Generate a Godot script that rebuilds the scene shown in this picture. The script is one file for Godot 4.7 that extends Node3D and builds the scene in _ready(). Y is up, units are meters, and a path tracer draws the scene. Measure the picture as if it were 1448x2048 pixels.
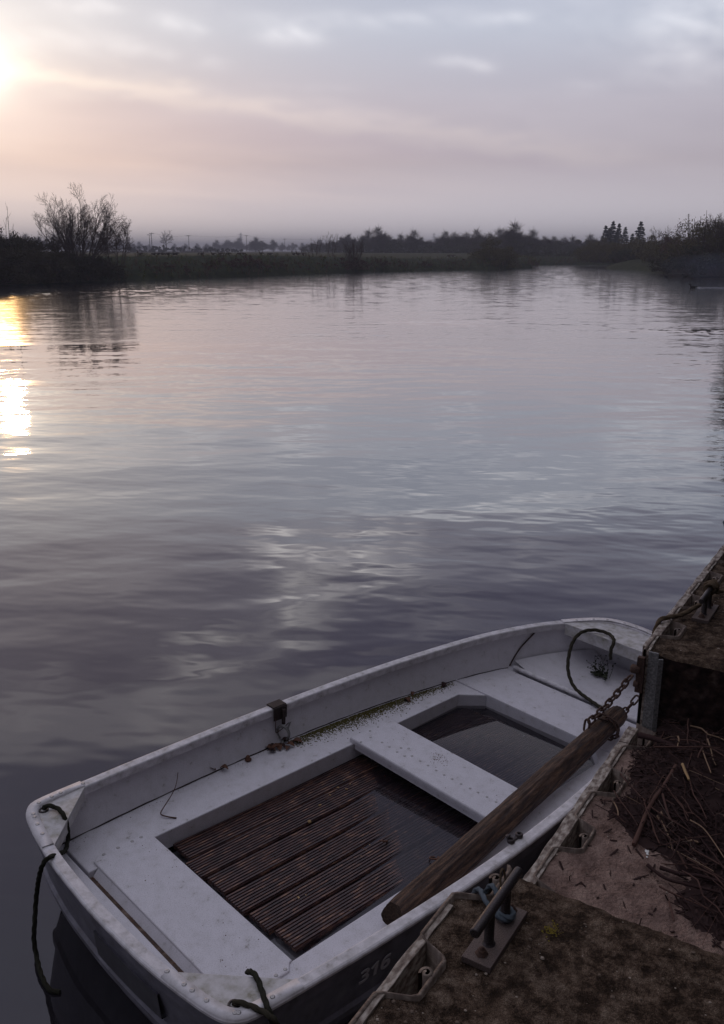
extends Node3D
# A swamped dinghy moored to a sheet-piled quay, a calm river at sunset, bare trees on the far banks.

const FOCAL := 1800.0          # pixels of the 1448 x 2048 photograph
const HORIZON := 502.0
const EYE := 2.4               # metres above the river
var pitch := atan((1024.0 - HORIZON) / FOCAL)
var cam_basis: Basis
var boat_frame: Transform3D
var quay_frame: Transform3D
var rng := RandomNumberGenerator.new()
var mats := {}
var taken := {}
var sun_dir: Vector3

# ------------------------------------------------------------------ pixels to places
func px_ray(x: float, y: float) -> Vector3:
	return (cam_basis * Vector3((x - 724.0) / FOCAL, -(y - 1024.0) / FOCAL, -1.0)).normalized()

func on_level(x: float, y: float, height: float) -> Vector3:
	var d := px_ray(x, y)
	return Vector3(0, EYE, 0) + d * ((height - EYE) / d.y)

func on_frame(x: float, y: float, height: float, f: Transform3D) -> Vector3:   # same, in a frame's own coordinates
	var inv := f.affine_inverse()
	var o := inv * Vector3(0, EYE, 0)
	var d := inv.basis * px_ray(x, y)
	return o + d * ((height - o.y) / d.y)

func at_depth(x: float, y: float, z: float) -> Vector3:
	var d := px_ray(x, y)
	return Vector3(0, EYE, 0) + d * (z / d.z)

func B(u: float, v: float, y: float) -> Vector3:     # boat frame: u forward from the transom, v to starboard
	return Vector3(v, y, -u)

# ------------------------------------------------------------------ nodes
func numbered(called: String) -> String:
	if not taken.has(called):
		taken[called] = 0
		return called
	taken[called] += 1
	return "%s_%03d" % [called, taken[called]]

func tag(o: Node3D, label: String, category: String, group := "") -> Node3D:
	o.set_meta("label", label)
	o.set_meta("category", category)
	if group != "":
		o.set_meta("group", group)
	return o

func thing(called: String, label: String, category: String, f := Transform3D(), group := "") -> Node3D:
	var o := Node3D.new()
	o.name = numbered(called)
	add_child(o, true)
	o.transform = f
	return tag(o, label, category, group)

func begin() -> SurfaceTool:
	var st := SurfaceTool.new()
	st.begin(Mesh.PRIMITIVE_TRIANGLES)
	return st

func done(st: SurfaceTool) -> ArrayMesh:
	st.generate_normals()
	return st.commit()

func part(parent: Node, called: String, mesh: Mesh, m: Material, f := Transform3D()) -> MeshInstance3D:
	var o := MeshInstance3D.new()
	o.name = called if parent != self else numbered(called)
	o.mesh = mesh
	o.material_override = m
	o.transform = f
	parent.add_child(o, true)
	return o

func structure(called: String, mesh: Mesh, m: Material, f := Transform3D()) -> MeshInstance3D:
	var o := part(self, called, mesh, m, f)
	o.set_meta("kind", "structure")
	return o

func copy(o: Node3D, f: Transform3D, label := "") -> Node3D:
	var c: Node3D = o.duplicate()
	var base: String = String(o.name)
	if base.substr(max(0, base.length() - 4)).begins_with("_") and base.right(3).is_valid_int():
		base = base.left(base.length() - 4)
	c.name = numbered(base)
	add_child(c, true)
	c.transform = f
	if label != "":
		c.set_meta("label", label)
	return c

# ------------------------------------------------------------------ shapes
func tri(st: SurfaceTool, a: Vector3, b: Vector3, c: Vector3) -> void:
	st.add_vertex(a)
	st.add_vertex(b)
	st.add_vertex(c)

func quad(st: SurfaceTool, a: Vector3, b: Vector3, c: Vector3, d: Vector3) -> void:
	tri(st, a, b, c)
	tri(st, a, c, d)

func smooth_path(p: Array, per: int) -> PackedVector3Array:
	var out := PackedVector3Array()
	for i in p.size() - 1:
		var a: Vector3 = p[maxi(i - 1, 0)]
		var b: Vector3 = p[i]
		var c: Vector3 = p[i + 1]
		var d: Vector3 = p[mini(i + 2, p.size() - 1)]
		for k in per:
			out.append(b.cubic_interpolate(c, a, d, float(k) / per))
	out.append(p[p.size() - 1])
	return out

# A tube of any radius along a path; lobes and twist turn it into laid rope.
func tube(st: SurfaceTool, p: PackedVector3Array, radius: Callable, sides: int, caps := true, lobes := 0, twist := 0.0, depth := 0.0) -> void:
	var n := p.size()
	if n < 2:
		return
	var t0 := (p[1] - p[0]).normalized()
	var up := Vector3.UP if absf(t0.y) < 0.9 else Vector3.RIGHT
	var x := t0.cross(up).normalized()
	var rings := []
	var run := 0.0
	for i in n:
		var t := (p[mini(i + 1, n - 1)] - p[maxi(i - 1, 0)]).normalized()
		x = (x - t * x.dot(t)).normalized()
		var y := t.cross(x)
		if i > 0:
			run += p[i].distance_to(p[i - 1])
		var r: float = radius.call(float(i) / (n - 1))
		var ring := PackedVector3Array()
		for k in sides:
			var a := TAU * k / sides
			var rr := r
			if lobes > 0:
				rr *= 1.0 - depth * 0.5 + depth * absf(cos(0.5 * (lobes * a - twist * run))) 
			ring.append(p[i] + (x * cos(a) + y * sin(a)) * rr)
		rings.append(ring)
	for i in n - 1:
		var a: PackedVector3Array = rings[i]
		var b: PackedVector3Array = rings[i + 1]
		for k in sides:
			var k2 := (k + 1) % sides
			quad(st, a[k], a[k2], b[k2], b[k])
	if caps:
		st.set_smooth_group(-1)
		for k in range(1, sides - 1):
			tri(st, rings[0][0], rings[0][k + 1], rings[0][k])
			tri(st, rings[n - 1][0], rings[n - 1][k], rings[n - 1][k + 1])
		st.set_smooth_group(0)

func rod(st: SurfaceTool, a: Vector3, b: Vector3, ra: float, rb: float, sides := 8, caps := true) -> void:
	tube(st, PackedVector3Array([a, b]), func(t: float) -> float: return lerpf(ra, rb, t), sides, caps)

func rounded_rod(st: SurfaceTool, a: Vector3, b: Vector3, r: float, sides := 16) -> void:
	var l := a.distance_to(b)
	var d := (b - a) / l
	var e := r * 0.22
	var p := PackedVector3Array([a, a + d * e * 0.35, a + d * e, b - d * e, b - d * e * 0.35, b])
	var rr := [r - e, r - e * 0.3, r, r, r - e * 0.3, r - e]
	tube(st, p, func(t: float) -> float: return rr[roundi(t * 5)], sides)

func box(st: SurfaceTool, f: Transform3D, size: Vector3, bevel := 0.0) -> void:
	var h := size * 0.5
	var pts := [Vector3(-h.x, 0, -h.z), Vector3(h.x, 0, -h.z), Vector3(h.x, 0, h.z), Vector3(-h.x, 0, h.z)]
	slab(st, pts, f, h.y, -h.y, bevel)

# A plate: polygon in x, z of frame f, from y = top down to y = bottom, with a rounded upper edge.
func slab(st: SurfaceTool, pts: Array, f: Transform3D, top: float, bottom: float, bevel := 0.0) -> void:
	var n := pts.size()
	var area := 0.0
	for i in n:
		var a: Vector3 = pts[i]
		var b: Vector3 = pts[(i + 1) % n]
		area += a.x * b.z - b.x * a.z
	var sgn := 1.0 if area > 0 else -1.0
	var inward := []
	for i in n:
		var a: Vector3 = pts[(i + n - 1) % n]
		var b: Vector3 = pts[i]
		var c: Vector3 = pts[(i + 1) % n]
		var n1 := Vector3(-(b.z - a.z), 0, b.x - a.x).normalized() * sgn
		var n2 := Vector3(-(c.z - b.z), 0, c.x - b.x).normalized() * sgn
		var m := (n1 + n2)
		inward.append(m / maxf(0.35, 1.0 + n1.dot(n2)))
	var rings := []
	var steps := [[0.0, bottom], [0.0, top - bevel]]
	if bevel > 0.0:
		steps += [[bevel * 0.12, top - bevel * 0.5], [bevel * 0.42, top - bevel * 0.12], [bevel, top]]
	for s in steps:
		var ring := []
		for i in n:
			var q: Vector3 = pts[i] + inward[i] * s[0]
			q.y = s[1]
			ring.append(f * q)
		rings.append(ring)
	st.set_smooth_group(-1)
	var flat := PackedVector2Array()
	for i in n:
		flat.append(Vector2(pts[i].x + inward[i].x * (bevel if bevel > 0 else 0.0), pts[i].z + inward[i].z * (bevel if bevel > 0 else 0.0)))
	var idx := Geometry2D.triangulate_polygon(flat)
	var last: Array = rings[rings.size() - 1]
	for i in range(0, idx.size(), 3):
		tri(st, last[idx[i]], last[idx[i + 1]], last[idx[i + 2]])
		tri(st, rings[0][idx[i]], rings[0][idx[i + 2]], rings[0][idx[i + 1]])
	for r in rings.size() - 1:
		for i in n:
			var j := (i + 1) % n
			quad(st, rings[r][i], rings[r][j], rings[r + 1][j], rings[r + 1][i])
	st.set_smooth_group(0)

func lathe(st: SurfaceTool, f: Transform3D, profile: Array, sides := 16) -> void:   # profile of Vector2(radius, height)
	for i in profile.size() - 1:
		for k in sides:
			var a := TAU * k / sides
			var b := TAU * (k + 1) / sides
			var p: Vector2 = profile[i]
			var q: Vector2 = profile[i + 1]
			quad(st, f * Vector3(p.x * cos(a), p.y, p.x * sin(a)), f * Vector3(p.x * cos(b), p.y, p.x * sin(b)), f * Vector3(q.x * cos(b), q.y, q.x * sin(b)), f * Vector3(q.x * cos(a), q.y, q.x * sin(a)))

func ellipsoid(st: SurfaceTool, c: Vector3, axes: Basis, rings := 8, sides := 10) -> void:
	var prof := []
	for i in rings + 1:
		var a := PI * i / rings
		prof.append(Vector2(sin(a), -cos(a)))
	lathe(st, Transform3D(axes, c), prof, sides)

func single(build: Callable) -> ArrayMesh:
	var st := begin()
	build.call(st)
	return done(st)

# ------------------------------------------------------------------ materials
func lin(r: float, g: float, b: float) -> Color:
	return Color(r, g, b).linear_to_srgb()

func noise_texture(seed_: int, freq: float, stops: Array, size := 512, octaves := 4, kind := FastNoiseLite.TYPE_SIMPLEX_SMOOTH, normal := 0.0, gain := 0.5) -> Texture2D:
	var n := FastNoiseLite.new()
	n.seed = seed_
	n.noise_type = kind
	n.frequency = freq
	n.fractal_octaves = octaves
	n.fractal_gain = gain
	var im: Image = n.get_seamless_image(size, size)
	if normal > 0.0:
		im.convert(Image.FORMAT_RGBA8)
		im.bump_map_to_normal_map(normal)
		return ImageTexture.create_from_image(im)
	if stops.is_empty():
		return ImageTexture.create_from_image(im)
	var lut := PackedByteArray()
	lut.resize(256 * 3)
	for i in 256:
		var t := i / 255.0
		var c: Color = stops[0][1]
		for k in stops.size() - 1:
			if t >= stops[k][0]:
				c = (stops[k][1] as Color).lerp(stops[k + 1][1], clampf((t - stops[k][0]) / (stops[k + 1][0] - stops[k][0]), 0, 1))
		lut[i * 3] = int(clampf(c.r, 0, 1) * 255)
		lut[i * 3 + 1] = int(clampf(c.g, 0, 1) * 255)
		lut[i * 3 + 2] = int(clampf(c.b, 0, 1) * 255)
	im.convert(Image.FORMAT_L8)
	var src := im.get_data()
	var out := PackedByteArray()
	out.resize(size * size * 3)
	for i in size * size:
		var v := src[i] * 3
		out[i * 3] = lut[v]
		out[i * 3 + 1] = lut[v + 1]
		out[i * 3 + 2] = lut[v + 2]
	return ImageTexture.create_from_image(Image.create_from_data(size, size, false, Image.FORMAT_RGB8, out))

func mat(called: String, c: Color, rough: float, metal := 0.0) -> StandardMaterial3D:
	var m := StandardMaterial3D.new()
	if rough >= 0.84:
		m.metallic_specular = 0.2      # dusty, mossy and leafy things have no sheen at grazing angles
	m.resource_name = called
	m.albedo_color = c
	m.roughness = rough
	m.metallic = metal
	mats[called] = m
	return m

func grained(called: String, tex: Texture2D, rough: float, scale: Vector3, world := false, relief: Texture2D = null, strength := 1.0, metal := 0.0) -> StandardMaterial3D:
	var m := mat(called, Color.WHITE, rough, metal)
	m.albedo_texture = tex
	m.uv1_triplanar = true
	m.uv1_world_triplanar = world
	m.uv1_scale = scale
	if relief:
		m.normal_enabled = true
		m.normal_texture = relief
		m.normal_scale = strength
	return m

func over(m: StandardMaterial3D, tex: Texture2D, scale: float) -> StandardMaterial3D:      # a second, finer grain multiplied on
	m.detail_enabled = true
	m.detail_albedo = tex
	m.detail_blend_mode = BaseMaterial3D.BLEND_MODE_MUL
	m.detail_uv_layer = BaseMaterial3D.DETAIL_UV_2
	m.uv2_triplanar = true
	m.uv2_scale = Vector3.ONE * scale
	return m

func make_materials() -> void:
	var grit_n := noise_texture(5, 0.09, [], 512, 4, FastNoiseLite.TYPE_SIMPLEX_SMOOTH, 6.0)
	var lump_n := noise_texture(6, 0.03, [], 512, 5, FastNoiseLite.TYPE_SIMPLEX_SMOOTH, 9.0)
	# weathered pale paint of the boat: flecks of dirt over a chalky grey-white
	var fine_n := noise_texture(7, 0.03, [], 512, 3, FastNoiseLite.TYPE_SIMPLEX_SMOOTH, 2.0)
	var paint := noise_texture(11, 0.010, [[0.0, lin(0.176, 0.154, 0.143)], [0.10, lin(0.396, 0.374, 0.374)], [0.18, lin(0.627, 0.6105, 0.6435)], [0.5, lin(0.693, 0.6765, 0.726)], [1.0, lin(0.748, 0.7315, 0.7865)]], 1024, 7, FastNoiseLite.TYPE_SIMPLEX_SMOOTH, 0.0, 0.68)
	var scuff := noise_texture(35, 0.16, [[0.0, Color(0.70, 0.69, 0.68)], [0.25, Color(0.90, 0.90, 0.90)], [0.5, Color(0.97, 0.97, 0.97)], [1.0, Color(1, 1, 1)]], 512, 4, FastNoiseLite.TYPE_SIMPLEX_SMOOTH, 0.0, 0.6)
	over(grained("boat_paint", paint, 0.36, Vector3.ONE * 1.3, false, fine_n, 0.05), scuff, 2.2)
	var rail := noise_texture(12, 0.012, [[0.0, lin(0.272, 0.2448, 0.2312)], [0.28, lin(0.5032, 0.4896, 0.5032)], [0.6, lin(0.6664, 0.646, 0.68)], [1.0, lin(0.816, 0.8024, 0.8296)]], 512, 7, FastNoiseLite.TYPE_SIMPLEX_SMOOTH, 0.0, 0.65)
	grained("rail_paint", rail, 0.52, Vector3.ONE * 2.3, false, fine_n, 0.06)
	var plate := noise_texture(13, 0.012, [[0.0, lin(0.2176, 0.204, 0.1496)], [0.28, lin(0.3944, 0.3808, 0.3536)], [0.6, lin(0.5304, 0.5168, 0.5236)], [1.0, lin(0.6392, 0.6256, 0.6392)]], 512, 7, FastNoiseLite.TYPE_SIMPLEX_SMOOTH, 0.0, 0.65)
	grained("corner_plate", plate, 0.5, Vector3.ONE * 2.3, false, fine_n, 0.08)
	# topsides in a darker, bluer tone than the decks; the number is paler
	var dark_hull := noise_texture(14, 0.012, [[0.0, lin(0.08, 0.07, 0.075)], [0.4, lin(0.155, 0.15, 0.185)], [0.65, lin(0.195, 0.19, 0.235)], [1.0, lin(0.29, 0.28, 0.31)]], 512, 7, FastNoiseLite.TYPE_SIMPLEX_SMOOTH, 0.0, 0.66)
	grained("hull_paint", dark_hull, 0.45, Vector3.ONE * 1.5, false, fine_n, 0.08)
	mat("rivet_metal", lin(0.42, 0.41, 0.41), 0.42, 0.6)
	mat("lettering", lin(0.50, 0.48, 0.51), 0.6)
	var moss := noise_texture(15, 0.06, [[0.0, lin(0.045, 0.036, 0.012)], [0.45, lin(0.095, 0.085, 0.026)], [0.7, lin(0.16, 0.135, 0.06)], [1.0, lin(0.22, 0.19, 0.12)]], 256, 4)
	grained("moss", moss, 0.95, Vector3.ONE * 6.0, false, lump_n, 0.8)
	# grooved decking, wet and brown
	var board := noise_texture(16, 0.012, [[0.0, lin(0.0128, 0.006435, 0.007626)], [0.40, lin(0.0416, 0.01931, 0.02034)], [0.60, lin(0.08, 0.03732, 0.03305)], [0.74, lin(0.192, 0.09649, 0.06101)], [1.0, lin(0.416, 0.2317, 0.1335)]], 1024, 7, FastNoiseLite.TYPE_SIMPLEX_SMOOTH, 0.0, 0.62)
	grained("decking", board, 0.38, Vector3(4.0, 4.0, 0.8), false, grit_n, 0.25)
	var grit := noise_texture(37, 0.11, [[0.0, Color(0.30, 0.28, 0.27)], [0.35, Color(0.62, 0.60, 0.58)], [0.6, Color(0.86, 0.84, 0.82)], [0.8, Color(1, 0.98, 0.95)], [1.0, Color(1, 1, 1)]], 1024, 3, FastNoiseLite.TYPE_SIMPLEX_SMOOTH, 0.0, 0.7)
	var bark := noise_texture(17, 0.012, [[0.0, lin(0.0135, 0.00784, 0.00735)], [0.36, lin(0.0432, 0.02352, 0.0189)], [0.52, lin(0.0972, 0.05264, 0.0357)], [0.68, lin(0.189, 0.1098, 0.0693)], [1.0, lin(0.3645, 0.224, 0.147)]], 1024, 8, FastNoiseLite.TYPE_SIMPLEX_SMOOTH, 0.0, 0.66)
	over(grained("log_wood", bark, 0.8, Vector3(5.0, 5.0, 0.42), false, lump_n, 0.6), grit, 2.0)
	mats.log_wood.uv2_scale = Vector3(7.0, 7.0, 0.9)
	var end_grain := noise_texture(18, 0.05, [[0.0, lin(0.02, 0.014, 0.012)], [1.0, lin(0.09, 0.062, 0.045)]], 256, 5)
	grained("log_end", end_grain, 0.9, Vector3.ONE * 7.0, false, grit_n, 0.5)
	var rust := noise_texture(19, 0.05, [[0.0, lin(0.02, 0.010, 0.010)], [0.5, lin(0.065, 0.034, 0.026)], [0.8, lin(0.13, 0.068, 0.040)], [1.0, lin(0.22, 0.125, 0.07)]], 256, 5)
	grained("rust_dark", noise_texture(34, 0.05, [[0.0, lin(0.012, 0.008, 0.009)], [0.6, lin(0.035, 0.022, 0.019)], [1.0, lin(0.085, 0.05, 0.035)]], 256, 5), 0.7, Vector3.ONE * 14.0, false, grit_n, 0.5, 0.2)
	grained("rust", rust, 0.75, Vector3.ONE * 14.0, false, grit_n, 0.5, 0.25)
	var piling := noise_texture(20, 0.03, [[0.0, lin(0.07, 0.045, 0.035)], [0.35, lin(0.17, 0.13, 0.105)], [0.5, lin(0.29, 0.245, 0.205)], [0.7, lin(0.42, 0.37, 0.32)], [1.0, lin(0.56, 0.52, 0.46)]], 512, 7)
	grained("piling_edge", piling, 0.6, Vector3(2.6, 2.6, 1.2), false, grit_n, 0.3, 0.2)
	grained("pile_rust", noise_texture(38, 0.02, [[0.0, lin(0.045, 0.028, 0.022)], [0.4, lin(0.10, 0.07, 0.055)], [0.65, lin(0.17, 0.13, 0.105)], [1.0, lin(0.34, 0.29, 0.24)]], 512, 7), 0.65, Vector3.ONE * 3.0, false, grit_n, 0.4, 0.2)
	var sheet := noise_texture(21, 0.03, [[0.0, lin(0.02, 0.012, 0.011)], [0.5, lin(0.06, 0.040, 0.034)], [0.8, lin(0.12, 0.085, 0.07)], [1.0, lin(0.18, 0.14, 0.115)]], 512, 6)
	grained("piling_sheet", sheet, 0.7, Vector3.ONE * 3.0, false, grit_n, 0.4, 0.2)
	var post := noise_texture(22, 0.03, [[0.0, lin(0.11, 0.105, 0.10)], [0.45, lin(0.20, 0.20, 0.20)], [0.75, lin(0.30, 0.295, 0.285)], [1.0, lin(0.38, 0.35, 0.31)]], 512, 6)
	grained("steel_post", post, 0.55, Vector3(5, 5, 5), false, grit_n, 0.3, 0.25)
	var worn := noise_texture(23, 0.05, [[0.0, lin(0.022, 0.018, 0.02)], [0.5, lin(0.055, 0.046, 0.048)], [0.85, lin(0.12, 0.10, 0.095)], [1.0, lin(0.2, 0.16, 0.13)]], 512, 5)
	grained("cleat_steel", worn, 0.42, Vector3.ONE * 9.0, false, grit_n, 0.3, 0.55)
	var cplate := noise_texture(24, 0.05, [[0.0, lin(0.06, 0.04, 0.035)], [0.5, lin(0.125, 0.092, 0.082)], [1.0, lin(0.20, 0.155, 0.135)]], 512, 5)
	grained("cleat_plate", cplate, 0.65, Vector3.ONE * 9.0, false, grit_n, 0.5, 0.2)
	# concrete: weathered, mossy brown; the landing is paler, sandier
	var con := noise_texture(25, 0.004, [[0.0, lin(0.018, 0.012, 0.009)], [0.34, lin(0.046, 0.032, 0.024)], [0.5, lin(0.115, 0.082, 0.062)], [0.62, lin(0.185, 0.138, 0.108)], [0.76, lin(0.28, 0.22, 0.175)], [1.0, lin(0.42, 0.35, 0.29)]], 1024, 9, FastNoiseLite.TYPE_SIMPLEX_SMOOTH, 0.0, 0.80)
	over(grained("concrete_mossy", con, 0.95, Vector3.ONE * 2.3, false, grit_n, 1.0), grit, 2.6)
	var con2 := noise_texture(26, 0.006, [[0.0, lin(0.1593, 0.1092, 0.09555)], [0.35, lin(0.3072, 0.2184, 0.1956)], [0.6, lin(0.4208, 0.3072, 0.273)], [1.0, lin(0.5915, 0.455, 0.3981)]], 1024, 8, FastNoiseLite.TYPE_SIMPLEX_SMOOTH, 0.0, 0.6)
	over(grained("concrete_sandy", con2, 0.95, Vector3.ONE * 1.4, false, grit_n, 0.9), grit, 3.0)
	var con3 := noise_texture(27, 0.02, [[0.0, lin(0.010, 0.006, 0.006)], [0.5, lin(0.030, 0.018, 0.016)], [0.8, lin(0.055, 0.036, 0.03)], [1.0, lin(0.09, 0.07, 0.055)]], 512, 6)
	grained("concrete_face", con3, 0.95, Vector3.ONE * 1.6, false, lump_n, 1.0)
	mat("pebble", lin(0.16, 0.12, 0.095), 0.85)
	mat("pebble_pale", lin(0.36, 0.30, 0.25), 0.85)
	mat("twig_brown", lin(0.105, 0.060, 0.050), 0.85)
	mat("twig_tan", lin(0.27, 0.175, 0.11), 0.8)
	mat("twig_dark", lin(0.045, 0.026, 0.025), 0.85)
	mat("litter", lin(0.0459, 0.02835, 0.027), 0.95)
	mat("leaf_dead", lin(0.1215, 0.054, 0.0324), 0.8)
	mat("leaf_tan", lin(0.351, 0.2295, 0.108), 0.8)
	mat("splash", lin(0.75, 0.75, 0.72), 0.7)
	mat("rope_dark", lin(0.040, 0.036, 0.026), 0.9)
	mat("rope_green", lin(0.026, 0.026, 0.019), 0.9)
	mat("rope_blue", lin(0.095, 0.115, 0.135), 0.85)
	mat("rope_tan", lin(0.10, 0.072, 0.048), 0.9)
	mat("weed", lin(0.024, 0.030, 0.012), 0.8)
	# landscape
	var grass := noise_texture(30, 0.02, [[0.0, lin(0.01722, 0.01593, 0.01345)], [0.4, lin(0.02583, 0.03064, 0.01644)], [0.7, lin(0.03875, 0.04658, 0.02242)], [1.0, lin(0.0592, 0.06129, 0.03588)]], 1024, 7)
	grained("grass_ground", grass, 0.95, Vector3.ONE * 0.05, true)
	for a in [["grass_green", 0.1092, 0.1201, 0.04367], ["grass_brown", 0.1256, 0.08462, 0.06006], ["bramble", 0.07097, 0.06006, 0.03823], ["bramble_red", 0.1092, 0.06552, 0.0546], ["bush_olive", 0.1147, 0.09828, 0.04367], ["bush_dark", 0.06006, 0.06006, 0.03823], ["conifer", 0.03549, 0.04914, 0.04095], ["bare_bark", 0.09828, 0.07371, 0.06552], ["far_twig", 0.1037, 0.08736, 0.07644], ["far_leaf", 0.09283, 0.08736, 0.06006]]:
		mat(a[0], lin(a[1], a[2], a[3]), 0.9)
	mat("goose_body", lin(0.060, 0.045, 0.036), 0.8)
	mat("goose_black", lin(0.012, 0.011, 0.011), 0.8)
	mat("goose_white", lin(0.6, 0.58, 0.55), 0.8)
	mat("pole_wood", lin(0.05, 0.042, 0.036), 0.9)
	mat("pylon_steel", lin(0.16, 0.16, 0.165), 0.6, 0.4)
	mat("hedge_far", lin(0.030, 0.032, 0.018), 0.95)

# ------------------------------------------------------------------ sky
func sstep(a: float, b: float, x: float) -> float:
	var t := clampf((x - a) / (b - a), 0.0, 1.0)
	return t * t * (3.0 - 2.0 * t)

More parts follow.
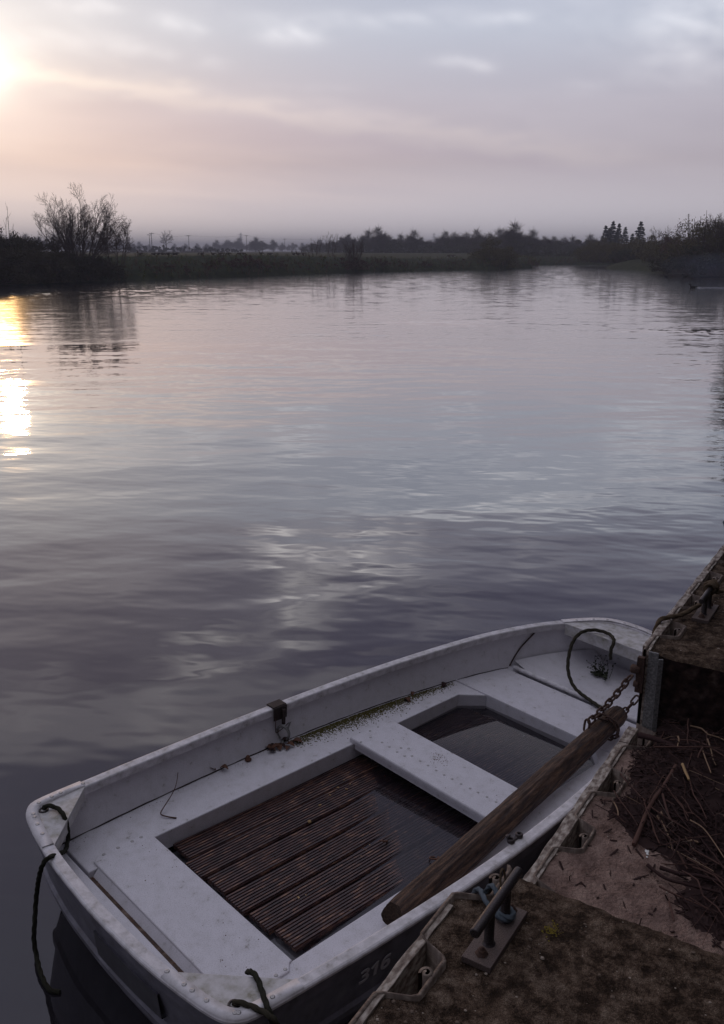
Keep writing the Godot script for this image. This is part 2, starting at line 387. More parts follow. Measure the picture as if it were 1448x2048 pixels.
func make_sky() -> ImageTexture:
	var w := 2048
	var h := 1024
	var n1 := FastNoiseLite.new()
	n1.seed = 3
	n1.noise_type = FastNoiseLite.TYPE_SIMPLEX_SMOOTH
	n1.frequency = 1.0
	n1.fractal_octaves = 5
	var n2 := FastNoiseLite.new()
	n2.seed = 9
	n2.noise_type = FastNoiseLite.TYPE_SIMPLEX_SMOOTH
	n2.frequency = 1.0
	n2.fractal_octaves = 4
	var stops := [[0.0, Color(0.78, 0.74, 0.81)], [2.5, Color(0.70, 0.655, 0.715)], [5.0, Color(0.535, 0.485, 0.54)], [8.0, Color(0.55, 0.52, 0.595)], [12.0, Color(0.55, 0.585, 0.695)], [15.0, Color(0.48, 0.52, 0.65)], [19.0, Color(0.43, 0.425, 0.535)], [26.0, Color(0.30, 0.29, 0.39)], [45.0, Color(0.50, 0.495, 0.60)], [65.0, Color(0.90, 0.90, 1.04)], [90.0, Color(1.05, 1.05, 1.2)]]
	# the long streak of cloud, as bearing and height of its bright upper rim
	var rim := []
	for q in [[-420, 60], [-200, 100], [0, 150], [150, 168], [300, 186], [450, 212], [600, 236], [750, 256], [900, 278], [1020, 294], [1150, 312], [1280, 325], [1480, 345]]:
		var d := px_ray(q[0], q[1])
		rim.append(Vector2(rad_to_deg(atan2(d.x, -d.z)), rad_to_deg(asin(d.y))))
	var puffs := []     # small bright clouds: bearing, height, half width, half height, strength
	for q in [[585, 68, 50, 16, 0.30], [340, 44, 34, 12, 0.20], [400, 62, 20, 10, 0.14], [925, 122, 48, 10, 0.13], [968, 136, 22, 9, 0.16], [430, 130, 24, 10, 0.16], [1390, 110, 110, 45, 0.13], [1330, 40, 200, 40, 0.08], [760, 40, 260, 14, 0.12], [1010, 38, 40, 8, 0.14], [250, 100, 50, 14, 0.10], [1160, 175, 50, 12, 0.06], [170, 12, 50, 14, 0.2], [330, 112, 24, 9, 0.10], [600, 175, 90, 8, 0.06], [1200, 315, 70, 10, 0.03], [60, 70, 200, 25, 0.10],
			# the same band of cloud higher up, which the photograph shows only mirrored in the river
			[560, -1110, 80, 26, 0.7], [710, -1140, 130, 46, 0.85], [860, -1015, 210, 34, 0.5], [1110, -1000, 150, 34, 0.42], [1330, -935, 80, 50, 0.14], [1340, -1010, 90, 34, 0.18], [600, -1230, 60, 40, 0.7], [430, -1310, 110, 40, 0.6], [90, -1350, 60, 18, 0.20], [250, -1180, 60, 20, 0.12], [60, -1430, 90, 20, 0.1], [900, -1230, 120, 30, 0.16], [330, -1440, 80, 30, 0.18], [1050, -1120, 120, 26, 0.14]]:
		var d := px_ray(q[0], absf(q[1]))
		d.y = absf(d.y)
		puffs.append([rad_to_deg(atan2(d.x, -d.z)), rad_to_deg(asin(d.y)), q[2] / FOCAL * 57.3, q[3] / FOCAL * 57.3, q[4]])
	var sun_az := rad_to_deg(atan2(sun_dir.x, -sun_dir.z))
	var data := PackedFloat32Array()
	data.resize(w * h * 3)
	data.fill(0.2)
	for r in h / 2 + 4:
		var el := 90.0 - 180.0 * (r + 0.5) / h
		var e := maxf(el, 0.0)
		var ce := cos(deg_to_rad(e))
		var se := sin(deg_to_rad(e))
		var base: Color = stops[0][1]
		for k in stops.size() - 1:
			if e >= stops[k][0]:
				base = (stops[k][1] as Color).lerp(stops[k + 1][1], clampf((e - stops[k][0]) / (stops[k + 1][0] - stops[k][0]), 0, 1))
		var row_only := el < -1.0
		var layer := 1.0 / (se + 0.16)
		var low := exp(-pow((e - 4.8) / 4.2, 2.0))
		for c in w:
			var i := (r * w + c) * 3
			if row_only:
				data[i] = 0.2
				data[i + 1] = 0.19
				data[i + 2] = 0.2
				continue
			var az := 360.0 * (c + 0.5) / w
			if az > 180.0:
				az -= 360.0
			var ar := deg_to_rad(az)
			var d := Vector3(sin(ar) * ce, se, -cos(ar) * ce)
			var ang := rad_to_deg(acos(clampf(d.dot(sun_dir), -1, 1)))
			var f := 1.0 - 0.66 * sstep(25.0, 125.0, ang)
			var cr := base.r * f
			var cg := base.g * f
			var cb := base.b * f
			# high broken cloud, seen in perspective on a layer
			var px := d.x * layer
			var pz := d.z * layer
			var warp := n2.get_noise_2d(px * 0.55 + 7.0, pz * 0.55)
			var v := n1.get_noise_2d(px * 0.42 + warp * 0.7, pz * 0.95 + px * 0.22 + warp * 0.5 + 3.0)
			var cl := sstep(-0.12, 0.42, v)
			var hi := sstep(16.0, 23.0, e) * (1.0 - 0.55 * sstep(32.0, 60.0, e))
			var amp := 0.035 * sstep(2.0, 10.0, e) + 0.24 * hi
			cr += (cl - 0.42) * amp * 1.06
			cg += (cl - 0.42) * amp
			cb += (cl - 0.42) * amp * 0.94
			var da := az - sun_az
			if absf(da) < 75.0:
				# glow of the veiled sun
				var g := exp(-pow(ang / 12.0, 1.25))
				cr += g * 0.46
				cg += g * 0.33
				cb += g * 0.16
				var core := exp(-pow(ang / 1.5, 2.0)) * 0.6 + exp(-pow(ang / 4.0, 2.0)) * 0.20
				cr += core
				cg += core * 0.93
				cb += core * 0.78
				var lo := low * exp(-pow(da / 20.0, 2.0)) * 0.9
				cr += lo * 0.16
				cg += lo * 0.05
				# the streak
				if az > -32.0 and az < 24.0 and e < 20.0:
					var edge := 0.0
					for k in rim.size() - 1:
						if az >= rim[k].x:
							edge = lerpf(rim[k].y, rim[k + 1].y, clampf((az - rim[k].x) / (rim[k + 1].x - rim[k].x), 0, 1))
					var fine := n2.get_noise_2d(az * 0.22, e * 0.9)
					var under := edge - e + fine * 0.5
					var fade := (1.0 - sstep(9.0, 21.0, az)) * sstep(-32.0, -24.0, az)
					var wide := lerpf(2.6, 1.0, sstep(-20.0, 10.0, az))
					var grey := sstep(0.1, 0.9, under) * (1.0 - sstep(wide * 0.5, wide * 1.6, under)) * fade
					var shine := exp(-pow((under + 0.1) / (0.42 if under > -0.1 else 0.7), 2.0)) * fade * (0.55 + 0.45 * sstep(6.0, -18.0, az)) * (0.8 + 0.5 * fine)
					var sunny := exp(-absf(da) / 14.0)
					cr += shine * (0.12 + 0.22 * sunny) - grey * 0.025
					cg += shine * (0.095 + 0.17 * sunny) - grey * 0.028
					cb += shine * (0.065 + 0.09 * sunny) - grey * 0.018
					# thin bars of cloud below it
					var bars := n1.get_noise_2d(az * 0.05 + 20.0, (e + az * 0.06) * 0.75)
					var bw := sstep(0.5, 3.0, under) * sstep(1.0, 3.5, e) * exp(-pow((az + 12.0) / 16.0, 2.0))
					cr += bars * 0.11 * bw
					cg += bars * 0.08 * bw
					cb += bars * 0.05 * bw
				for p in puffs:
					var xx: float = (az - p[0]) / p[2]
					var yy: float = (e - p[1]) / p[3]
					var q := xx * xx + yy * yy
					if q < 6.0:
						var rag := 0.8 + 1.1 * n1.get_noise_2d(az * 0.26 + 40.0, e * 0.75 + az * 0.12)
						var s: float = p[4] * exp(-q) * clampf(rag, 0.0, 1.6)
						cr += s
						cg += s * 0.95
						cb += s * 0.88
			data[i] = maxf(cr, 0.05)
			data[i + 1] = maxf(cg, 0.05)
			data[i + 2] = maxf(cb, 0.05)
	return ImageTexture.create_from_image(Image.create_from_data(w, h, false, Image.FORMAT_RGBF, data.to_byte_array()))

# ------------------------------------------------------------------ water
# Height of the river's ripples: long swell, small waves and, where the air ruffles it, fine ripples.
var swell := FastNoiseLite.new()
var waves := FastNoiseLite.new()
var fine := FastNoiseLite.new()
var gusts := FastNoiseLite.new()

func tune_waves() -> void:
	for a in [[swell, 41, 0.42, 2], [waves, 42, 1.25, 2], [fine, 43, 4.2, 2], [gusts, 44, 0.07, 3]]:
		a[0].seed = a[1]
		a[0].noise_type = FastNoiseLite.TYPE_SIMPLEX_SMOOTH
		a[0].frequency = a[2]
		a[0].fractal_octaves = a[3]

func ripple(x: float, z: float, ruffle: float) -> float:
	return swell.get_noise_2d(x * 0.50, z) * 0.0085 + waves.get_noise_2d(x * 0.5 + 0.10 * z, z) * (0.0030 + 0.0040 * ruffle) + fine.get_noise_2d(x * 0.5, z - 0.1 * x) * (0.00055 + 0.0014 * ruffle)

# ------------------------------------------------------------------ the boat
var outlines := {}

func outline(per := 3) -> Array:
	if not outlines.has(per):
		outlines[per] = trace_outline(per)
	return outlines[per]

func trace_outline(per := 3) -> Array:     # Vector2(u, v) round the gunwale, from the middle of the transom by starboard to the bow and back
	var half := [[0.040, 0], [0.044, 0.15], [0.052, 0.30], [0.066, 0.42], [0.082, 0.52], [0.098, 0.59], [0.118, 0.63], [0.155, 0.656], [0.25, 0.668], [0.40, 0.677], [0.60, 0.688], [0.90, 0.697], [1.2, 0.70], [1.5, 0.693], [1.8, 0.675], [2.1, 0.644], [2.4, 0.598], [2.65, 0.545], [2.85, 0.48], [3.0, 0.415], [3.12, 0.345], [3.22, 0.275], [3.29, 0.215], [3.335, 0.15], [3.355, 0.075], [3.36, 0]]
	var pts := []
	for p in half:
		pts.append(Vector2(p[0], p[1]))
	for i in range(half.size() - 2, 0, -1):
		pts.append(Vector2(half[i][0], -half[i][1]))
	var n := pts.size()
	var out := []
	for i in n:
		for k in per:
			out.append((pts[i] as Vector2).cubic_interpolate(pts[(i + 1) % n], pts[(i + n - 1) % n], pts[(i + 2) % n], float(k) / per))
	return out

func inset(pts: Array, d: float) -> Array:
	var n := pts.size()
	var out := []
	for i in n:
		var t: Vector2 = (pts[(i + 1) % n] - pts[(i + n - 1) % n]).normalized()
		out.append(pts[i] + Vector2(t.y, -t.x) * d)      # the outline runs so that this points inward
	return out

func sheer(u: float) -> float:
	return 0.3749 - 0.0326 * u + 0.0137 * u * u

func half_beam(u: float) -> float:
	var o := outline(3)
	var best := 0.0
	for i in o.size() - 1:
		var a: Vector2 = o[i]
		var b: Vector2 = o[i + 1]
		if a.y > 0 and (a.x - u) * (b.x - u) <= 0 and a.x != b.x:
			best = maxf(best, lerpf(a.y, b.y, (u - a.x) / (b.x - a.x)))
	return best

func ring_mesh(rings: Array, closed := true, crisp := false) -> ArrayMesh:   # rings of Vector3 arrays of equal length
	return single(func(st: SurfaceTool) -> void:
		for r in rings.size() - 1:
			st.set_smooth_group(r if crisp else 0)
			var n: int = rings[r].size()
			for i in (n if closed else n - 1):
				var j := (i + 1) % n
				quad(st, rings[r][i], rings[r][j], rings[r + 1][j], rings[r + 1][i]))

func rivet_mesh(r: float) -> ArrayMesh:
	return single(func(st: SurfaceTool) -> void:
		lathe(st, Transform3D(), [Vector2(r * 1.25, 0.0), Vector2(r * 1.2, r * 0.25), Vector2(r * 0.8, r * 0.5), Vector2(r * 0.35, r * 0.55), Vector2(r * 0.2, r * 0.35), Vector2(0.0, r * 0.35)], 10))

func upright(d: Vector3) -> Basis:     # a basis whose y is d
	var x := d.cross(Vector3.FORWARD if absf(d.z) < 0.9 else Vector3.RIGHT).normalized()
	return Basis(x, d, x.cross(d).normalized())

func make_boat() -> void:
	var o := outline(3)
	var boat := thing("dinghy", "pale grey painted dinghy half full of water, moored alongside the quay", "boat", boat_frame)
	var ring := func(d: float, y: Callable) -> Array:
		var out := []
		for p in inset(o, d):
			out.append(B(p.x, p.y, y.call(p.x)))
		return out
	var fix := func(v: float) -> Callable: return func(_u: float) -> float: return v
	# outside of the hull: topside, a moulded step, bilge and bottom
	var skin := []
	for a in [[0.002, 0.0, -0.012], [0.008, 0.0, -0.07], [0.030, 0.55, 0.0], [0.047, 0.30, 0.0], [0.037, 0.265, 0.0], [0.041, 0.19, 0.0], [0.054, 0.15, 0.0]]:
		skin.append(ring.call(a[0], func(u: float) -> float: return sheer(u) + a[2] if a[1] == 0.0 else lerpf(0.03, sheer(u), a[1])))
	skin.append(ring.call(0.080, fix.call(0.02)))
	skin.append(ring.call(0.115, fix.call(-0.06)))
	skin.append(ring.call(0.17, fix.call(-0.12)))
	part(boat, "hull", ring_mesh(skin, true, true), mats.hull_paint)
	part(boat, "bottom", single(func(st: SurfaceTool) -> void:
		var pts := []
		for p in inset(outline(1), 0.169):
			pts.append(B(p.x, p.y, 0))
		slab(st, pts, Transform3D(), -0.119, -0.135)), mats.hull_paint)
	# inner lining of the sides
	part(boat, "lining", ring_mesh([ring.call(0.014, func(u: float) -> float: return sheer(u) - 0.012), ring.call(0.020, func(u: float) -> float: return lerpf(0.17, sheer(u), 0.6)), ring.call(0.046, fix.call(0.185)), ring.call(0.056, fix.call(0.172)), ring.call(0.09, fix.call(0.164)), ring.call(0.10, fix.call(0.10))]), mats.boat_paint)
	# sealant and dirt in the angle between lining and decks
	for s in [-1.0, 1.0]:
		part(boat, "seam", single(func(st: SurfaceTool) -> void:
			var pts := []
			for k in 60:
				var u := lerpf(0.16, 2.79, k / 59.0)
				pts.append(B(u, s * (half_beam(u) - 0.0535 + 0.0012 * sin(k * 2.1)), 0.1765))
			tube(st, PackedVector3Array(pts), func(t: float) -> float: return 0.0028 + 0.0012 * sin(t * 70.0) * sin(t * 23.0), 5)), mats.rust_dark)
	# gunwale: a capping strip with a turned-down inner lip
	var lip := []
	for a in [[0.016, -0.040], [0.022, -0.041], [0.034, -0.037], [0.0365, -0.006], [0.034, -0.0015], [0.030, 0.0], [0.0, 0.0005], [-0.006, -0.002], [-0.009, -0.006], [-0.009, -0.014], [-0.006, -0.017], [0.004, -0.018]]:
		lip.append(ring.call(a[0], func(u: float) -> float: return sheer(u) + a[1]))
	part(boat, "gunwale", ring_mesh(lip, true, true), mats.rail_paint)
	# decks round the well
	var w := 0.422
	var deck := 0.175
	for side in [-1.0, 1.0]:
		part(boat, "side_deck", single(func(st: SurfaceTool) -> void:
			var pts := []
			for k in 26:
				var u := lerpf(0.225, 2.44, k / 25.0)
				pts.append(B(u, side * (half_beam(u) - 0.054), 0))
			pts.append(B(2.44, side * (w - 0.10), 0))
			pts.append(B(2.335, side * w, 0))
			pts.append(B(0.508, side * w, 0))
			pts.append(B(0.506, side * 0.40, 0))
			pts.append(B(0.225, side * 0.40, 0))
			slab(st, pts, Transform3D(), deck, 0.095, 0.006)), mats.boat_paint)
	part(boat, "aft_deck", single(func(st: SurfaceTool) -> void:
		var pts := []
		for k in 21:
			var v := lerpf(-0.545, 0.545, k / 20.0)
			pts.append(B(0.094 + 0.045 * pow(v / 0.56, 2.0), v, 0))
		pts.append(B(0.212, 0.58, 0))
		pts.append(B(0.212, -0.58, 0))
		slab(st, pts, Transform3D(), deck + 0.006, 0.14, 0.008)), mats.boat_paint)
	part(boat, "gutter", single(func(st: SurfaceTool) -> void:
		slab(st, [B(0.2135, -0.398, 0), B(0.2135, 0.398, 0), B(0.504, 0.398, 0), B(0.504, -0.398, 0)], Transform3D(), 0.150, 0.10)), mats.gutter)
	# aft seat: a riveted panel with its front edge turned down into the well
	var seat := part(boat, "aft_seat", single(func(st: SurfaceTool) -> void:
		slab(st, [B(0.262, -0.432, 0), B(0.262, 0.432, 0), B(0.29, 0.456, 0), B(0.475, 0.456, 0), B(0.497, 0.43, 0), B(0.511, 0.424, 0), B(0.511, -0.428, 0), B(0.475, -0.456, 0), B(0.29, -0.456, 0)], Transform3D(), deck + 0.009, deck + 0.0008, 0.006)
		slab(st, [B(0.5055, -0.418, 0), B(0.5055, 0.418, 0), B(0.5115, 0.418, 0), B(0.5115, -0.418, 0)], Transform3D(), deck + 0.004, 0.02)
		quad(st, B(0.263, -0.397, deck + 0.002), B(0.263, 0.397, deck + 0.002), B(0.240, 0.397, 0.1502), B(0.240, -0.397, 0.1502))), mats.boat_paint)
	var riv := rivet_mesh(0.0055)
	for s in [-1.0, 1.0]:
		for u in [0.31, 0.37, 0.43, 0.468]:
			part(seat, "rivet", riv, mats.rivet_metal, Transform3D(Basis(), B(u, s * 0.444, deck + 0.0088)))
	# front seat and the bow locker behind it
	part(boat, "fore_seat", single(func(st: SurfaceTool) -> void:
		var pts := []
		pts.append(B(2.4425, -0.565, 0))
		pts.append(B(2.4425, 0.565, 0))
		for s in [1.0, -1.0]:
			for k in 6:
				var u := lerpf(2.46, 2.775, k / 5.0 if s > 0 else 1.0 - k / 5.0)
				pts.append(B(u, s * (half_beam(u) - 0.056), 0))
		slab(st, pts, Transform3D(), deck + 0.004, 0.10, 0.012)), mats.boat_paint)
	part(boat, "locker_lip", single(func(st: SurfaceTool) -> void:
		rod(st, B(2.812, -0.42, deck + 0.004), B(2.812, 0.42, deck + 0.004), 0.014, 0.014, 12)), mats.rail_paint)
	part(boat, "bow_locker", single(func(st: SurfaceTool) -> void:
		var rings := []
		for k in 7:
			var row := []
			var u := lerpf(2.825, 3.25, k / 6.0)
			var hb := maxf(0.03, half_beam(u) - 0.058)
			for j in 9:
				var t := j / 8.0 * 2.0 - 1.0
				row.append(B(u, t * hb, deck - 0.01 + 0.03 * k / 6.0 + 0.05 * pow(absf(t), 6.0)))
			rings.append(row)
		for k in 6:
			for j in 8:
				quad(st, rings[k][j], rings[k][j + 1], rings[k + 1][j + 1], rings[k + 1][j])), mats.boat_paint)
	part(boat, "locker_wall", single(func(st: SurfaceTool) -> void:
		slab(st, [B(2.822, -0.42, 0), B(2.822, 0.42, 0), B(2.826, 0.42, 0), B(2.826, -0.42, 0)], Transform3D(), deck - 0.004, 0.06)), mats.boat_paint)
	# seams where the bow moulding meets the sides
	for s in [-1.0, 1.0]:
		part(boat, "bow_seam", single(func(st: SurfaceTool) -> void:
			tube(st, smooth_path([B(2.80, s * (half_beam(2.80) - 0.052), deck + 0.01), B(2.87, s * (half_beam(2.87) - 0.034), 0.27), B(2.96, s * (half_beam(2.96) - 0.024), 0.352)], 4), func(_t: float) -> float: return 0.0045, 6)), mats.piling_sheet)
	# floor of the well
	part(boat, "floor", single(func(st: SurfaceTool) -> void:
		slab(st, [B(0.42, -0.44, 0), B(0.42, 0.44, 0), B(2.45, 0.44, 0), B(2.45, -0.44, 0)], Transform3D(), 0.048, 0.02)), mats.boat_paint)
	# thwart
	var th := part(boat, "thwart", single(func(st: SurfaceTool) -> void:
		slab(st, [B(1.575, -0.445, 0), B(1.575, 0.445, 0), B(1.845, 0.445, 0), B(1.845, -0.445, 0)], Transform3D(), deck + 0.026, deck + 0.001, 0.010)
		slab(st, [B(1.580, -0.415, 0), B(1.580, 0.415, 0), B(1.584, 0.415, 0), B(1.584, -0.415, 0)], Transform3D(), deck + 0.015, deck - 0.025)), mats.boat_paint)
	for a in [[722, 1484], [741, 1475], [764, 1485], [779, 1494], [802, 1496], [794, 1504], [809, 1512], [817, 1497], [824, 1512], [840, 1522], [856, 1531], [872, 1541], [888, 1550], [904, 1558], [922, 1568], [940, 1577], [956, 1585], [974, 1594], [992, 1604], [740, 1462], [756, 1454]]:
		var p := on_frame(a[0], a[1], deck + 0.0258, boat_frame)
		part(th, "rivet", riv, mats.rivet_metal, Transform3D(Basis().scaled(Vector3(0.9, 0.9, 0.9)), p))
	make_corner_plates(boat, o)
	make_boards(boat)
	make_hull_fittings(boat)

func make_corner_plates(boat: Node3D, o: Array) -> void:
	var ins := inset(o, 0.033)
	var n := o.size()
	var riv := rivet_mesh(0.0065)
	# aft corners
	for s in [-1.0, 1.0]:
		var arc := []
		var rim_out := []
		for i in n:
			var p: Vector2 = o[i]
			if p.y * s > 0.375 and p.x < 0.375:
				arc.append(ins[i])
				rim_out.append(p)
		var pl := part(boat, "corner_plate", single(func(st: SurfaceTool) -> void:
			var pts := []
			for p in arc:
				pts.append(B(p.x, p.y, 0))
			slab(st, pts, Transform3D(Basis(), Vector3(0, 0, 0)), sheer(0.2) - 0.004, sheer(0.2) - 0.010, 0.003)
			# turned-down inner edge
			var a: Vector2 = arc[0]
			var b: Vector2 = arc[arc.size() - 1]
			var d := (b - a).normalized() * 0.012
			var q := Vector2(-d.y, d.x) * 0.45
			var m := ((a + b) * 0.5 - Vector2(0.15, s * 0.6))
			if q.dot(m) > 0:
				q = -q
			slab(st, [B(a.x + d.x, a.y + d.y, 0), B(b.x - d.x, b.y - d.y, 0), B(b.x - d.x + q.x, b.y - d.y + q.y, 0), B(a.x + d.x + q.x, a.y + d.y + q.y, 0)], Transform3D(), sheer(0.2) - 0.008, sheer(0.2) - 0.055)), mats.corner_plate)
		# flange of the plate lapped over the gunwale
		var fl := part(pl, "flange", single(func(st: SurfaceTool) -> void:
			for i in arc.size() - 1:
				var a := [rim_out[i], rim_out[i + 1]]
				var b := [arc[i], arc[i + 1]]
				var y0 := sheer(rim_out[i].x) + 0.004
				var y1 := sheer(rim_out[i + 1].x) + 0.004
				var c0: Vector2 = a[0].lerp(b[0], -0.20)
				var c1: Vector2 = a[1].lerp(b[1], -0.20)
				quad(st, B(b[0].x, b[0].y, y0), B(b[1].x, b[1].y, y1), B(c1.x, c1.y, y1), B(c0.x, c0.y, y0))
				quad(st, B(c0.x, c0.y, y0), B(c1.x, c1.y, y1), B(c1.x, c1.y, y1 - 0.013), B(c0.x, c0.y, y0 - 0.013))
				quad(st, B(b[0].x, b[0].y, y0 - 0.009), B(b[1].x, b[1].y, y1 - 0.009), B(b[1].x, b[1].y, y1), B(b[0].x, b[0].y, y0))), mats.rail_paint)
		var len_ := arc.size()
		for t in [0.05, 0.14, 0.22, 0.30, 0.62, 0.72, 0.82, 0.93]:
			var i := int(t * (len_ - 1))
			var c: Vector2 = (rim_out[i] as Vector2).lerp(arc[i], 0.5)
			part(fl, "rivet", riv, mats.rivet_metal, Transform3D(Basis(), B(c.x, c.y, sheer(c.x) + 0.0038)))
		# grommet
		part(pl, "grommet", single(func(st: SurfaceTool) -> void:
			lathe(st, Transform3D(Basis(), B(0.158, s * 0.597, sheer(0.2) - 0.0045)), [Vector2(0.019, 0.0), Vector2(0.018, 0.004), Vector2(0.014, 0.006), Vector2(0.011, 0.004), Vector2(0.010, -0.004), Vector2(0.0, -0.004)], 18)), mats.cleat_steel)
	# breasthook at the bow
	var bow := []
	var bow_out := []
	for i in n:
		if o[i].x > 3.10:
			bow.append(ins[i])
			bow_out.append(o[i])
	var bp := part(boat, "bow_plate", single(func(st: SurfaceTool) -> void:
		var pts := []
		for p in bow:
			pts.append(B(p.x, p.y, 0))
		slab(st, pts, Transform3D(), sheer(3.2) - 0.003, sheer(3.2) - 0.010, 0.003)
		var a: Vector2 = bow[0]
		var b: Vector2 = bow[bow.size() - 1]
		slab(st, [B(a.x + 0.004, a.y - 0.01, 0), B(b.x + 0.004, b.y + 0.01, 0), B(b.x + 0.010, b.y + 0.01, 0), B(a.x + 0.010, a.y - 0.01, 0)], Transform3D(), sheer(3.2) - 0.008, sheer(3.2) - 0.072)), mats.corner_plate)
	var bf := part(bp, "flange", single(func(st: SurfaceTool) -> void:
		for i in bow.size() - 1:
			var y0 := sheer(bow_out[i].x) + 0.004
			var y1 := sheer(bow_out[i + 1].x) + 0.004
			var c0: Vector2 = bow_out[i].lerp(bow[i], -0.2)
			var c1: Vector2 = bow_out[i + 1].lerp(bow[i + 1], -0.2)
			quad(st, B(bow[i].x, bow[i].y, y0), B(bow[i + 1].x, bow[i + 1].y, y1), B(c1.x, c1.y, y1), B(c0.x, c0.y, y0))
			quad(st, B(c0.x, c0.y, y0), B(c1.x, c1.y, y1), B(c1.x, c1.y, y1 - 0.013), B(c0.x, c0.y, y0 - 0.013))), mats.rail_paint)
	for t in [0.08, 0.2, 0.32, 0.5, 0.62, 0.74, 0.86, 0.95]:
		var i := int(t * (bow.size() - 1))
		var c: Vector2 = (bow_out[i] as Vector2).lerp(bow[i], 0.5)
		part(bf, "rivet", riv, mats.rivet_metal, Transform3D(Basis(), B(c.x, c.y, sheer(c.x) + 0.0038)))

func make_boards(boat: Node3D) -> void:
	# six ribbed decking boards laid lengthwise on the floor
	var pitch_v := 0.1275
	for k in 6:
		var v0 := -0.416 + pitch_v * k
		var width := 0.117 if k != 0 else 0.124
		var u0: float = [0.592, 0.566, 0.58, 0.572, 0.586, 0.602][k]
		var u1 := 2.40 + 0.02 * (k % 2)
		var prof := []      # Vector2(v, y)
		var ribs := 8
		prof.append(Vector2(0, -0.018))
		prof.append(Vector2(0, -0.003))
		prof.append(Vector2(0.003, 0))
		for i in ribs:
			var a := 0.003 + (width - 0.006) * i / ribs
			var b := 0.003 + (width - 0.006) * (i + 1.0) / ribs
			var q := (b - a)
			prof.append(Vector2(a + q * 0.55, 0.0))
			prof.append(Vector2(a + q * 0.64, -0.0055))
			prof.append(Vector2(a + q * 0.90, -0.0055))
			prof.append(Vector2(b, 0.0))
		prof.append(Vector2(width, -0.003))
		prof.append(Vector2(width, -0.018))
		var st := begin()
		st.set_smooth_group(-1)
		var rows := []
		for j in 9:
			var u := lerpf(u0, u1, j / 8.0)
			var row := []
			for p in prof:
				row.append(B(u, v0 + p.x, 0.110 - 0.015 * (u - 0.6) + p.y + 0.0015 * sin(u * 5.0 + k * 2.0)))
			rows.append(row)
		for j in 8:
			for i in prof.size() - 1:
				quad(st, rows[j][i], rows[j][i + 1], rows[j + 1][i + 1], rows[j + 1][i])
		for e in [0, 8]:
			for i in range(1, prof.size() - 1):
				var a: Vector3 = rows[e][i]
				var b: Vector3 = rows[e][i + 1]
				quad(st, a, b, Vector3(b.x, rows[e][0].y, b.z), Vector3(a.x, rows[e][0].y, a.z))
		part(boat, "floor_board", done(st), mats["decking_%d" % (k % 3)])
	# bearers under the boards
	for u in [0.66, 1.35, 2.1]:
		part(boat, "bearer", single(func(st: SurfaceTool) -> void:
			slab(st, [B(u, -0.41, 0), B(u, 0.35, 0), B(u + 0.05, 0.35, 0), B(u + 0.05, -0.41, 0)], Transform3D(), 0.090 - 0.015 * (u - 0.6), 0.049)), mats.decking_0)

